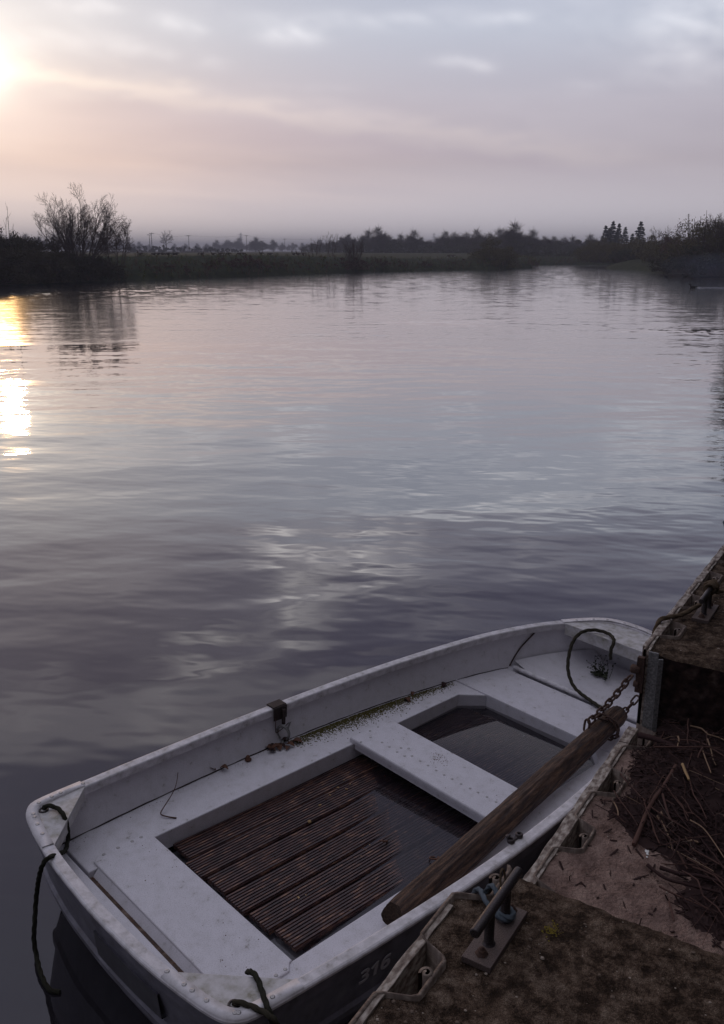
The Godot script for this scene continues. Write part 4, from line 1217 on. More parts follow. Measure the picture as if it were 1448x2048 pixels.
func make_quay() -> void:
	var f := quay_frame
	var specs := [[-5.0, 0.655, 3.2, 0.80, 21, -0.45, 0.70, "mossy"], [0.657, 2.245, 3.2, 0.456, 22, 0.6, 2.3, "sandy"], [2.247, 9.0, 3.2, 0.80, 23, 2.2, 4.3, "mossy"]]
	var labels := ["mossy brown concrete block carrying the cleat with the grey-blue rope", "lower sandy concrete landing littered with driftwood twigs", "raised mossy concrete block behind the driftwood, carrying a roped cleat"]
	for i in 3:
		var a: Array = specs[i]
		var t := thing("concrete_block" if i != 1 else "concrete_landing", labels[i], "concrete block" if i != 1 else "landing", f)
		var ms := block_mesh(a[0], a[1], a[2], a[3], -0.6, a[4], a[5], a[6])
		part(t, "top_surface", ms[0], mats["concrete_" + a[7]])
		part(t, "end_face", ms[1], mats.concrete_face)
		var s0: float = a[5]
		var s1: float = minf(a[1], a[6])
		pebbles(t, maxf(a[0], s0) + 0.02, s1 - 0.02, 0.8, a[3], 420 if i == 1 else 300, 50 + i, mats.pebble)
		pebbles(t, maxf(a[0], s0) + 0.02, s1 - 0.02, 0.8, a[3], 110, 60 + i, mats.pebble_pale)
	# sheet piling: one thing, each pile a part; the piles beside the landing are cut down to its level
	var wall := thing("sheet_pile_wall", "rusty steel sheet piling with pan-shaped bays along the quay edge", "wall", f)
	var th := 0.010
	for k in range(-10, 24):
		var c := PAN + PITCH_S * k
		var top := 0.806
		var lowered := c > 0.85 and c < 2.2
		if lowered:
			top = 0.462
		var st := begin()
		var prof := []
		for i in 33:
			var s := c + lerpf(-PITCH_S * 0.5, PITCH_S * 0.5, i / 32.0)
			prof.append(Vector2(s, pan_depth(s)))
		for i in 32:
			var p: Vector2 = prof[i]
			var q: Vector2 = prof[i + 1]
			var tp := top
			var tq := top
			# the pile between two levels is burnt off along a line
			if c > 0.4 and c <= 0.85:
				tp = 0.806 if p.x < 0.655 else 0.462
				tq = tp
			if c >= 1.9 and c < 2.5:
				tp = 0.462 if p.x < 2.235 else 0.806
				tq = tp
			quad(st, Q(p.x, p.y, tp), Q(q.x, q.y, tq), Q(q.x, q.y + th, tq), Q(p.x, p.y + th, tp))
			quad(st, Q(p.x, p.y, tp), Q(p.x, p.y, -0.8), Q(q.x, q.y, -0.8), Q(q.x, q.y, tq))
			quad(st, Q(p.x, p.y + th, tp), Q(q.x, q.y + th, tq), Q(q.x, q.y + th, -0.8), Q(p.x, p.y + th, -0.8))
		var pl := part(wall, "sheet_pile", done(st), mats.pile_rust)
		# interlock: the two edges hooked into each other at the back of the bay
		var tip := 0.462 if lowered else 0.806
		if c < 4.5 and c > -0.5:
			part(pl, "interlock", single(func(s2: SurfaceTool) -> void:
				var pts := []
				for i in 22:
					var an := -0.6 + i / 21.0 * TAU * 1.25
					var rr := 0.021 - 0.0125 * i / 21.0
					pts.append(Vector2(c + 0.004 + sin(an) * rr, 0.074 - cos(an) * rr * 0.9))
				for i in 21:
					var p: Vector2 = pts[i]
					var q: Vector2 = pts[i + 1]
					var mid := Vector2(c + 0.004, 0.074)
					var pi := p.lerp(mid, 0.007 / maxf(0.009, p.distance_to(mid)))
					var qi := q.lerp(mid, 0.007 / maxf(0.009, q.distance_to(mid)))
					quad(s2, Q(p.x, p.y, tip + 0.001), Q(q.x, q.y, tip + 0.001), Q(qi.x, qi.y, tip + 0.001), Q(pi.x, pi.y, tip + 0.001))
					quad(s2, Q(p.x, p.y, tip + 0.001), Q(p.x, p.y, -0.6), Q(q.x, q.y, -0.6), Q(q.x, q.y, tip + 0.001))), mats.pile_rust)
	# flat bar welded along the front of the piles
	for a in [[-5.0, 0.445, 0.803, 0.0, 0.024], [1.02, 2.20, 0.459, -0.022, 0.020], [2.28, 9.0, 0.803, -0.014, 0.020]]:
		part(wall, "front_bar", single(func(s2: SurfaceTool) -> void:
			var pts := []
			var m := int((a[1] - a[0]) / 0.05) + 1
			for k in m + 1:
				pts.append(Q(lerpf(a[0], a[1], float(k) / m), a[3] - 0.002 * sin(k * 1.7), 0))
			for k in m + 1:
				pts.append(Q(lerpf(a[1], a[0], float(k) / m), a[4] + 0.0015 * sin(k * 2.3), 0))
			slab(s2, pts, Transform3D(), a[2], a[2] - 0.12, 0.002)), mats.piling_edge)
	# upright channel at the corner of the raised block
	var post := thing("steel_channel", "upright pale steel channel at the corner of the raised block", "steel post", f * Transform3D(Basis(), Q(2.235, 0.03, 0.40)))
	part(post, "web", single(func(s2: SurfaceTool) -> void:
		box(s2, Transform3D(Basis(), Vector3(0.016, 0.20, 0.006)), Vector3(0.040, 0.412, 0.009), 0.0015)), mats.steel_post)
	part(post, "flange", single(func(s2: SurfaceTool) -> void:
		box(s2, Transform3D(Basis(Vector3.UP, 0.5), Vector3(0.047, 0.192, 0.012)), Vector3(0.020, 0.385, 0.008), 0.0015)), mats.steel_post)
	part(post, "flange", single(func(s2: SurfaceTool) -> void:
		box(s2, Transform3D(Basis(), Vector3(-0.0085, 0.20, -0.028)), Vector3(0.009, 0.41, 0.075), 0.0015)), mats.piling_edge)
	# the shackle bolt the chain hangs from
	var bolt := f.affine_inverse() * (boat_frame * on_frame(1270, 1333, 0.45, boat_frame))
	var bp := thing("anchor_bolt", "rusty shackle bolt on the quay face above the chain", "bolt", f * Transform3D(Basis(), Q(2.215, 0.012, 0.70)))
	part(bp, "lug", single(func(s2: SurfaceTool) -> void:
		box(s2, Transform3D(Basis(), Vector3(-0.010, 0.0, 0.0)), Vector3(0.03, 0.16, 0.022), 0.003)), mats.rust)
	part(bp, "nut", single(func(s2: SurfaceTool) -> void:
		lathe(s2, Transform3D(Basis(Vector3(0, 0, 1), PI / 2), Vector3(-0.02, 0.02, 0.004)), [Vector2(0, 0.03), Vector2(0.014, 0.03), Vector2(0.021, 0.024), Vector2(0.022, 0.0), Vector2(0.018, -0.01)], 6)), mats.rust)
	part(bp, "washer", single(func(s2: SurfaceTool) -> void:
		lathe(s2, Transform3D(Basis(Vector3(0, 0, 1), PI / 2), Vector3(-0.012, -0.045, 0.004)), [Vector2(0, 0.02), Vector2(0.014, 0.02), Vector2(0.016, 0.0)], 12)), mats.rust)
	make_cleats()
	make_driftwood()

func cleat(label: String, s: float, n: float, turn: float) -> Node3D:
	var c := thing("mooring_cleat", label, "cleat", quay_frame * Transform3D(Basis(Vector3.UP, turn), Q(s, n, 0.797)), "cleats on the quay")
	part(c, "base_plate", single(func(st: SurfaceTool) -> void:
		box(st, Transform3D(Basis(), Vector3(0, 0.006, 0)), Vector3(0.074, 0.016, 0.222), 0.002)), mats.cleat_plate)
	for z in [0.040, -0.055]:
		part(c, "post", single(func(st: SurfaceTool) -> void:
			lathe(st, Transform3D(Basis(), Vector3(0, 0.0135, z)), [Vector2(0.017, 0.0), Vector2(0.0145, 0.003), Vector2(0.012, 0.006), Vector2(0.012, 0.085)], 16)), mats.cleat_steel)
	part(c, "crossbar", single(func(st: SurfaceTool) -> void:
		rounded_rod(st, Vector3(0, 0.105, 0.128), Vector3(0, 0.105, -0.132), 0.0125, 20)), mats.cleat_steel)
	for z in [0.080, -0.092]:
		part(c, "bolt", single(func(st: SurfaceTool) -> void:
			lathe(st, Transform3D(Basis(Vector3.UP, 0.4), Vector3(0, 0.0138, z)), [Vector2(0.016, 0.0), Vector2(0.016, 0.003), Vector2(0.0112, 0.0035), Vector2(0.0112, 0.011), Vector2(0.0095, 0.0125), Vector2(0.006, 0.0125), Vector2(0.006, 0.017), Vector2(0, 0.018)], 6)), mats.rust)
	return c

func make_cleats() -> void:
	var f := quay_frame
	var a := cleat("steel mooring cleat tied with pale blue rope, on the block nearest the number", 0.405, 0.158, 0.0)
	a.set_meta("label", "steel mooring cleat with a grey-blue rope turned round its foot")
	cleat("steel mooring cleat on the raised block, wound with brown rope", 2.79, 0.128, 0.0)
	cleat("steel mooring cleat beyond the brown-roped one, holding a loose rope end", 3.96, 0.14, 0.0)
	# blue rope: two turns round the inner post, then off over the edge
	var R := []
	var foot := Q(0.405 + 0.055, 0.158, 0.812)
	for k in 17:
		var an := 2.4 + k / 16.0 * TAU * 1.75
		R.append(f * (foot + Vector3(cos(an) * 0.0195, 0.008 + 0.012 * k / 16.0, sin(an) * 0.0195)))
	for q in [[0.455, 0.125, 0.828], [0.462, 0.108, 0.834], [0.485, 0.085, 0.832], [0.508, 0.068, 0.824], [0.520, 0.050, 0.808], [0.524, 0.030, 0.76]]:
		R.append(f * Q(q[0], q[1], q[2]))
	rope("cleat_rope", "grey-blue rope knotted round the foot of the cleat's post", R, 0.0058, mats.rope_blue, "", 6)
	R = []
	for q in [[0.475, 0.145, 0.822], [0.50, 0.120, 0.832], [0.518, 0.102, 0.838], [0.528, 0.090, 0.834], [0.533, 0.078, 0.818], [0.533, 0.068, 0.79]]:
		R.append(f * Q(q[0], q[1], q[2]))
	rope("cleat_rope_end", "short arched end of grey-blue rope behind the cleat", R, 0.0058, mats.rope_blue, "", 8)
	R = []
	for q in [[0.49, 0.135, 0.83], [0.515, 0.118, 0.875], [0.525, 0.116, 0.892], [0.535, 0.118, 0.888], [0.53, 0.126, 0.86], [0.50, 0.14, 0.83]]:
		R.append(f * Q(q[0], q[1], q[2]))
	rope("cord_loop", "thin tan cord loop standing behind the cleat with the grey-blue rope", R, 0.0026, mats.rope_tan, "", 8)
	# brown rope on the second cleat
	R = []
	var c2 := Q(2.79, 0.128, 0.0)
	for k in 26:
		var t := k / 25.0
		var an := 0.4 + t * TAU * 3.2
		R.append(f * (c2 + Vector3(cos(an) * 0.022 + 0.004 * sin(an * 0.7), 0.905 + sin(an) * 0.022, -0.055 - 0.035 * t + 0.01 * sin(t * 9.0))))
	for q in [[2.80, 0.12, 0.86], [2.74, 0.085, 0.835], [2.66, 0.05, 0.822], [2.60, 0.01, 0.822], [2.56, -0.018, 0.815], [2.53, -0.03, 0.76], [2.515, -0.035, 0.66]]:
		R.append(f * Q(q[0], q[1], q[2]))
	rope("brown_rope", "brown rope wound on the cleat's crossbar and dropped over the quay edge", R, 0.0095, mats.rope_tan, "", 5)
	R = []
	for q in [[2.87, 0.15, 0.88], [2.86, 0.19, 0.90], [2.84, 0.23, 0.87], [2.82, 0.27, 0.825], [2.80, 0.33, 0.81], [2.80, 0.40, 0.808]]:
		R.append(f * Q(q[0], q[1], q[2]))
	rope("brown_rope_end", "frayed brown rope end trailing inland from the wound cleat", R, 0.0085, mats.rope_tan, "", 6)
	# far cleat with a knot
	R = []
	for k in 14:
		var an := k / 13.0 * TAU * 1.7
		R.append(f * (Q(3.80, 0.075, 0.83) + Vector3(cos(an) * 0.03, 0.012 * sin(an * 1.3) + 0.015, sin(an) * 0.03)))
	for q in [[3.86, 0.03, 0.86], [3.90, -0.01, 0.90], [3.93, -0.03, 0.925]]:
		R.append(f * Q(q[0], q[1], q[2]))
	rope("grey_rope", "grey knotted rope with its end sticking up at the quay edge", R, 0.0085, mats.rope_blue, "", 5)

func stick(r: RandomNumberGenerator, bend: float, sides := 6) -> ArrayMesh:   # one metre long, unit radius 0.01, along -z
	var pts := []
	for k in 5:
		pts.append(Vector3(r.randfn(0, bend), r.randfn(0, bend * 0.5), -k / 4.0))
	return single(func(st: SurfaceTool) -> void:
		tube(st, smooth_path(pts, 2), func(t: float) -> float: return 0.01 * lerpf(1.0, 0.55, t), sides))

func stick_between(a: Vector3, b: Vector3, thick: float, roll: float) -> Transform3D:
	var l := a.distance_to(b)
	var d := (b - a) / l
	var x := d.cross(Vector3.UP).normalized().rotated(d, roll)
	return Transform3D(Basis(x * thick / 0.01, x.cross(d) * -1.0 * thick / 0.01 * -1.0, -d * l), a)

func heap_edge(s: float) -> float:      # where the drift begins, measured from the front line
	var e := [[0.6, 0.75], [1.05, 0.58], [1.14, 0.46], [1.18, 0.40], [1.34, 0.35], [1.42, 0.23], [1.5, 0.12], [1.61, 0.05], [2.3, 0.03]]
	for k in e.size() - 1:
		if s <= e[k + 1][0]:
			return lerpf(e[k][1], e[k + 1][1], clampf((s - e[k][0]) / (e[k + 1][0] - e[k][0]), 0, 1))
	return 0.03

func heap(s: float, n: float) -> float:     # height of the drift heap over the landing
	return 0.11 * sstep(-0.02, 0.16, n - heap_edge(s) - pan_depth(s) * 0.6) * (0.22 + 0.78 * sstep(1.25, 2.1, s)) * (0.8 + 0.2 * sin(s * 9.0) * cos(n * 8.0))

func make_driftwood() -> void:
	var f := quay_frame
	var r := RandomNumberGenerator.new()
	r.seed = 99
	var pile := thing("driftwood_pile", "tangled heap of dark driftwood twigs and bark on the landing", "driftwood", f * Transform3D(Basis(), Q(1.5, 0.6, 0.452)))
	var off := Q(1.5, 0.6, 0.452)
	var kinds := []
	for k in 5:
		kinds.append(stick(r, 0.006 + 0.003 * k))
	# matted litter beneath: crumbs of bark and reed
	var st := begin()
	st.set_smooth_group(-1)
	for k in 9000:
		var s := r.randf_range(0.72, 2.235)
		var n := r.randf_range(0.05, 1.0)
		var h := heap(s, n)
		if h < 0.02 and r.randf() > 0.03 + h * 20.0:
			continue
		var p := Q(s, n, 0.453 + h * r.randf_range(0.2, 1.0)) - off
		var l := r.randf_range(0.004, 0.024)
		var d := Vector3(r.randfn(0, 1), r.randfn(0, 0.3), r.randfn(0, 1)).normalized() * l
		var x := d.cross(Vector3(r.randfn(0, 0.4), 1, r.randfn(0, 0.4))).normalized() * r.randf_range(0.001, 0.004)
		var y := x.cross(d).normalized() * 0.0012
		quad(st, p - d - x + y, p - d + x + y, p + d + x + y, p + d - x + y)
		quad(st, p - d - x - y, p + d - x - y, p + d + x - y, p - d + x - y)
		quad(st, p - d - x - y, p - d - x + y, p + d - x + y, p + d - x - y)
		quad(st, p - d + x - y, p + d + x - y, p + d + x + y, p - d + x + y)
	var lit := part(pile, "bark_crumbs", done(st), mats.litter)
	lit.set_meta("kind", "stuff")
	# bed of the heap
	var bed := begin()
	var rows := []
	for i in 46:
		var row := []
		for j in 40:
			var s := lerpf(0.70, 2.238, i / 45.0)
			var n := lerpf(0.09, 1.6, j / 39.0)
			row.append(Q(s, n, 0.442 + heap(s, n) * 0.75 + r.randfn(0, 0.003)) - off)
		rows.append(row)
	for i in 45:
		for j in 39:
			quad(bed, rows[i][j], rows[i][j + 1], rows[i + 1][j + 1], rows[i + 1][j])
	part(pile, "matted_bed", done(bed), mats.litter)
	# single sticks
	var count := 0
	while count < 250:
		var s := r.randf_range(0.75, 2.22)
		var n := r.randf_range(0.06, 0.85)
		var h := heap(s, n)
		if h < 0.008:
			continue
		var l := 0.04 + 0.24 * pow(r.randf(), 1.8)
		var an := r.randfn(0.9, 0.8)
		var d := Vector3(cos(an), r.randfn(0.0, 0.14), sin(an)) * l * 0.5
		var c := Q(s, n, 0.462 + h * r.randf_range(0.75, 1.1)) - off
		if absf(d.z) + s > 2.24 + 0.06 or s + absf(d.z) > 2.23:
			d.z *= 0.4
		var m: Material = [mats.twig_brown, mats.twig_dark, mats.twig_brown, mats.twig_dark, mats.twig_brown, mats.twig_grey, mats.twig_dark, mats.twig_tan, mats.twig_brown, mats.twig_brown][r.randi() % 10]
		part(pile, "stick", kinds[r.randi() % 5], m, stick_between(c - d, c + d, 0.0009 + 0.0032 * pow(r.randf(), 3.0), r.randf() * TAU))
		count += 1
	for k in 46:
		# long thin reed stems, swept the same way by the flood that left them
		var s := r.randf_range(1.12, 1.75)
		var n := heap_edge(s) + r.randf_range(0.04, 0.4)
		var an := r.randfn(0.75, 0.28)
		var d := Vector3(cos(an), r.randfn(0.0, 0.04), sin(an)) * r.randf_range(0.06, 0.17)
		var c := Q(s, n, 0.462 + heap(s, n) * 1.0) - off
		part(pile, "stick", kinds[r.randi() % 5], [mats.twig_dark, mats.twig_brown, mats.twig_dark][r.randi() % 3], stick_between(c - d, c + d, r.randf_range(0.0016, 0.0034), r.randf() * TAU))
	# larger single branches, placed as in the photograph
	var big := [
		[[1268, 1690, 0.462], [1300, 1612, 0.49], [1330, 1568, 0.505], [1352, 1530, 0.53], 0.0085, "twig_brown", "forked brown branch lying across the driftwood towards the sandy concrete"],
		[[1325, 1588, 0.50], [1336, 1628, 0.485], [1342, 1640, 0.48], [1346, 1652, 0.475], 0.0045, "twig_brown", "short side shoot of the forked branch on the driftwood"],
		[[1278, 1470, 0.50], [1310, 1478, 0.515], [1340, 1490, 0.52], [1365, 1505, 0.52], 0.013, "twig_dark", "thick dark branch at the foot of the raised block"],
		[[1226, 1602, 0.465], [1232, 1612, 0.467], [1236, 1624, 0.467], [1236, 1634, 0.465], 0.0028, "twig_tan", "small pale bent twig at the edge of the sandy concrete"],
		[[1365, 1528, 0.55], [1371, 1544, 0.545], [1376, 1554, 0.545], [1378, 1560, 0.545], 0.0055, "leaf_tan", "pale split stick standing out on the driftwood"],
		[[1315, 1632, 0.475], [1325, 1648, 0.472], [1338, 1675, 0.468], [1346, 1700, 0.462], 0.0045, "twig_tan", "tan stick pointing out of the driftwood over the concrete"],
		[[1300, 1630, 0.47], [1304, 1646, 0.468], [1306, 1660, 0.465], [1309, 1675, 0.462], 0.003, "twig_brown", "thin brown stick beside the tan one at the heap's edge"],
		[[1356, 1705, 0.465], [1364, 1718, 0.465], [1370, 1730, 0.465], [1375, 1738, 0.463], 0.004, "twig_brown", "short brown stick lying between heap and flat reeds"],
		[[1295, 1730, 0.462], [1330, 1756, 0.465], [1370, 1768, 0.47], [1440, 1785, 0.475], 0.006, "twig_dark", "long dark wet reed stem lying flat on the landing"],
		[[1320, 1735, 0.463], [1360, 1748, 0.466], [1400, 1752, 0.47], [1460, 1770, 0.475], 0.007, "twig_dark", "second dark reed stem beside the long flat one"],
		[[1338, 1803, 0.462], [1342, 1816, 0.462], [1346, 1832, 0.462], [1348, 1842, 0.462], 0.0035, "twig_brown", "short upright-lying stick by the edge of the mossy block"],
		[[1215, 1640, 0.462], [1240, 1628, 0.463], [1262, 1620, 0.465], [1280, 1612, 0.47], 0.0022, "twig_dark", "fine dark twig trailing onto the sandy concrete"],
		[[1380, 1640, 0.51], [1405, 1655, 0.51], [1425, 1680, 0.50], [1448, 1715, 0.49], 0.0024, "twig_tan", "long thin orange-tan stem on the heap"],
		[[1405, 1500, 0.55], [1412, 1520, 0.55], [1418, 1535, 0.55], [1422, 1546, 0.548], 0.0026, "twig_tan", "thin pale stem near the raised block's face"],
		[[1340, 1480, 0.52], [1390, 1482, 0.54], [1425, 1498, 0.55], [1460, 1520, 0.55], 0.0035, "twig_brown", "long arched reddish twig along the raised block's foot"]]
	for b in big:
		var pts := []
		for k in 4:
			pts.append(on_level(b[k][0], b[k][1], b[k][2] + 0.004))
		var bs := begin()
		var rad: float = b[4]
		tube(bs, smooth_path(pts, 5), func(t: float) -> float: return rad * (1.0 - 0.3 * t) * (1.0 + 0.06 * sin(t * 31.0)), 9)
		tag(part(self, "dead_branch", done(bs), mats[b[5]]), b[6], "branch")
	var sp := begin()
	sp.set_smooth_group(-1)
	for q in [[1294, 1703, 0.007], [1295, 1708, 0.005], [1294, 1714, 0.0035], [1292, 1701, 0.004], [1297, 1702, 0.003]]:
		ellipsoid(sp, on_level(q[0], q[1], 0.4545), Basis().scaled(Vector3(q[2], 0.0022, q[2] * 1.2)), 4, 8)
	tag(part(self, "dropping", done(sp), mats.splash), "small white bird dropping on the sandy concrete", "dropping")
	# yellow lichen and moss patches on the mossy block
	var li := begin()
	li.set_smooth_group(-1)
	for k in 120:
		var c := on_level(1104 + r.randfn(0, 8), 1862 + r.randfn(0, 6), 0.795)
		ellipsoid_low(li, c, r.randf_range(0.001, 0.0035), r)
	var lic := part(self, "lichen_patch", done(li), mats.lichen)
	lic.set_meta("kind", "stuff")
	tag(lic, "yellow-green lichen patch on the mossy concrete block", "lichen")

# ------------------------------------------------------------------ land
func make_river() -> void:
	# one rippled sheet: rings that widen with distance, closest together where the ripples can be made out
	tune_waves()
	var radii := [0.0]
	var d := 0.9
	while d < 430.0:
		radii.append(d)
		d += maxf(0.022, d * d / 3600.0) if d < 120.0 else 12.0
	var cols := []
	var az := -180.0
	while az < 180.0 - 0.001:
		cols.append(deg_to_rad(az))
		az += 0.11 if az >= -32.0 and az < 32.0 else 4.0
	var n := cols.size()
	var pts := PackedVector3Array()
	var nrm := PackedVector3Array()
	var idx := PackedInt32Array()
	var row_n := n + 1
	for i in radii.size():
		var r: float = radii[i]
		var e := maxf(0.012, r * 0.0012)
		for j in row_n:
			var a: float = cols[j % n]
			var x := sin(a) * r
			var z := -cos(a) * r
			var ruffle := clampf((gusts.get_noise_2d(x, z) + 0.12) * 1.7, 0.0, 1.0) * 0.9
			ruffle = ruffle * (1.0 - 0.75 * sstep(18.0, 45.0, r)) + 0.06
			# the reach under the left bank is stirred up
			ruffle += 4.0 * exp(-(pow((x + 24.0) / 9.0, 2.0) + pow((z + 58.0) / 9.0, 2.0)))
			var y := ripple(x, z, ruffle)
			var soft := 1.0 - 0.5 * sstep(20.0, 60.0, r) * (1.0 if ruffle < 0.5 else 0.0)
			nrm.append(Vector3((y - ripple(x + e, z, ruffle)) / e * soft, 1.0, (y - ripple(x, z + e, ruffle)) / e * soft).normalized())
			pts.append(Vector3(x, y * (1.0 - sstep(20.0, 45.0, r)), z))
	var open_ := PackedInt32Array()      # the open reach, broken by the breeze into patches too fine to make out singly
	for i in radii.size() - 1:
		var r: float = radii[i]
		for j in n:
			var p := i * row_n + j
			var q := PackedInt32Array([p, p + row_n, p + 1, p + 1, p + row_n, p + row_n + 1])
			if r > 9.0 and (r > 60.0 or gusts.get_noise_2d(pts[p].x * 0.6 + 50.0, pts[p].z * 2.2) > 1.0 - (r - 9.0) / 15.0):
				open_.append_array(q)
			else:
				idx.append_array(q)
	var m := ArrayMesh.new()
	var k := 0
	for a in [idx, open_]:
		var arr := []
		arr.resize(Mesh.ARRAY_MAX)
		arr[Mesh.ARRAY_VERTEX] = pts
		arr[Mesh.ARRAY_NORMAL] = nrm
		arr[Mesh.ARRAY_INDEX] = a
		m.add_surface_from_arrays(Mesh.PRIMITIVE_TRIANGLES, arr)
		m.surface_set_material(k, mats.river if k == 0 else mats.river_open)
		k += 1
	var o := structure("river", m, null)

const LEFT := [[-300, 90], [-150, 20], [-80, -24], [-45, -50], [-25.8, -66.2], [-19.7, -77.4], [-11.2, -93], [-1.4, -108.2], [6, -116], [14.2, -122.5], [20, -127], [24.5, -134], [26, -145], [27.2, -160.8], [31, -166], [38, -169], [60, -172], [120, -168], [300, -130], [600, 0]]

func bank_height(z: float) -> float:
	return lerpf(1.95, 1.45, sstep(-90.0, -125.0, z)) if z < -90.0 else 1.95

func make_land() -> void:
	var nz := FastNoiseLite.new()
	nz.seed = 8
	nz.frequency = 0.09
	nz.fractal_octaves = 3
	var foc := Vector3(20, 0, 60)
	# far and left bank: ribs running away from the river
	var line := []
	for i in LEFT.size() - 1:
		var a := Vector3(LEFT[i][0], 0, LEFT[i][1])
		var b := Vector3(LEFT[i + 1][0], 0, LEFT[i + 1][1])
		var m := maxi(1, int(a.distance_to(b) / 1.2)) if a.z < -20 and a.x < 130 else 4
		for k in m:
			line.append(a.lerp(b, float(k) / m))
	line.append(Vector3(600, 0, 0))
	var offs := [-2.5, -0.5, 0.0, 0.3, 0.7, 1.2, 1.8, 2.5, 3.4, 4.4, 5.6, 7.5, 11, 18, 30, 50, 90, 160, 300, 600, 1200, 2600]
	var st := begin()
	var prev := []
	for p in line:
		var d: Vector3 = (p - foc).normalized()
		var H := bank_height(p.z)
		var row := []
		for o in offs:
			var q: Vector3 = p + d * (o + (nz.get_noise_2d(p.x * 3.0, p.z * 3.0) * 0.8 if o < 6.0 and o > -0.6 else 0.0))
			var y := 0.0
			if o < 0.0:
				y = o * 0.35
			elif o < 5.6:
				y = H * pow(o / 5.6, 0.62) + nz.get_noise_2d(q.x * 9.0, q.z * 9.0) * 0.22 * sstep(0.0, 1.0, o)
			else:
				y = lerpf(H, 1.9, sstep(6.0, 60.0, o)) + nz.get_noise_2d(q.x * 0.5, q.z * 0.5) * 0.06
			if o == 0.0:
				y = -0.02
			q.y = y
			row.append(q)
		if prev.size():
			for j in offs.size() - 1:
				quad(st, prev[j], row[j], row[j + 1], prev[j + 1])
		prev = row
	structure("meadow", done(st), mats.grass_ground)
	# right bank and the ground behind the quay
	var pts := []
	for k in 16:
		var q := quay_frame * Q(lerpf(-5.0, 9.0, k / 15.0), 3.1, 0)
		pts.append([q.x, q.z, 1.0])
	var q9 := quay_frame * Q(9.2, 0.3, 0)
	pts.append([q9.x + 0.6, q9.z, 0.0])
	for q in [[9, -16, 0], [13, -28, 0], [17.2, -40, 0], [22, -52, 0], [27.5, -65, 0], [32.5, -78, 0], [35.5, -91, 0], [36, -105, 0], [35.5, -118, 0], [34.2, -129, 0], [35.5, -136, 0], [40, -141, 0], [48, -144, 0]]:
		pts.append(q)
	st = begin()
	prev = []
	for i in pts.size() - 1:
		var a: Array = pts[i]
		var b: Array = pts[i + 1]
		var m := maxi(1, int(Vector2(a[0] - b[0], a[1] - b[1]).length() / 1.5))
		for k in m:
			var t := float(k) / m
			var p := Vector3(lerpf(a[0], b[0], t), 0, lerpf(a[1], b[1], t))
			var flatness: float = lerpf(a[2], b[2], t)
			var row := []
			for o in [-2.0, -0.3, 0.0, 0.4, 1.0, 1.8, 2.8, 4.0, 6.0, 10.0, 20.0, 45.0, 120.0, 400.0]:
				if flatness > 0.5 and o < 0.0:
					o = 0.0
				var q := p + Vector3(o, 0, 0)
				var wild: float = o * 0.35 if o < 0 else 1.3 * pow(minf(o / 4.0, 1.0), 0.7) + nz.get_noise_2d(q.x * 7.0, q.z * 7.0) * 0.2 * sstep(0.0, 1.0, o)
				q.y = lerpf(wild, 0.70 + 0.05 * sstep(0.0, 30.0, o), flatness) if o >= 0.0 else wild
				row.append(q)
			if prev.size():
				for j in row.size() - 1:
					quad(st, prev[j], row[j], row[j + 1], prev[j + 1])
			prev = row
	structure("ground", done(st), mats.grass_ground)
	make_bank_growth(line, foc)

func blade_tuft(r: RandomNumberGenerator, blades: int, h: float, spread: float) -> ArrayMesh:
	return single(func(st: SurfaceTool) -> void:
		st.set_smooth_group(-1)
		for k in blades:
			var a := r.randf() * TAU
			var d := Vector3(cos(a), 0, sin(a))
			var x := Vector3(-d.z, 0, d.x) * 0.02
			var p := d * r.randf() * 0.12
			var hh := h * r.randf_range(0.55, 1.0)
			var m := p + d * spread * 0.35 + Vector3(0, hh * 0.6, 0)
			var e := p + d * spread * r.randf_range(0.6, 1.2) + Vector3(0, hh, 0)
			tri(st, p - x, p + x, m)
			tri(st, m - x * 0.8, m + x * 0.8, e))

func scatter(called: String, label: String, mesh: Mesh, m: Material, list: Array) -> void:
	var mm := MultiMesh.new()
	mm.transform_format = MultiMesh.TRANSFORM_3D
	mm.mesh = mesh
	mm.instance_count = list.size()
	for i in list.size():
		mm.set_instance_transform(i, list[i])
	var o := MultiMeshInstance3D.new()
	o.name = called
	o.multimesh = mm
	o.material_override = m
	add_child(o, true)
	o.set_meta("kind", "stuff")
	tag(o, label, "grass")

func land_y(o: float, z: float) -> float:
	return bank_height(z) * pow(clampf(o / 5.6, 0, 1), 0.62)

func make_bank_growth(line: Array, foc: Vector3) -> void:
	var r := RandomNumberGenerator.new()
	r.seed = 12
	var short := []
	var tall := []
	for k in 9000:
		var p: Vector3 = line[r.randi() % line.size()]
		if p.z > -30 or p.x > 125 or p.x < -60:
			continue
		var d := (p - foc).normalized()
		var o := absf(r.randfn(0.0, 3.2)) + 0.05
		var q := p + d * o + Vector3(r.randfn(0, 0.7), 0, r.randfn(0, 0.7))
		q.y = land_y(o, p.z) - 0.08
		var f := Transform3D(Basis(Vector3.UP, r.randf() * TAU).scaled(Vector3.ONE * r.randf_range(0.5, 1.15)), q)
		if r.randf() < 0.55 - 0.35 * sstep(1.5, 4.0, o):
			tall.append(f)
		else:
			short.append(f)
	scatter("bank_grass", "rough green grass on the slope of the far bank", blade_tuft(r, 14, 0.42, 0.25), mats.grass_green, short)
	scatter("bank_sedge", "brown dead sedge along the waterline of the far bank", blade_tuft(r, 12, 0.7, 0.22), mats.grass_brown, tall)

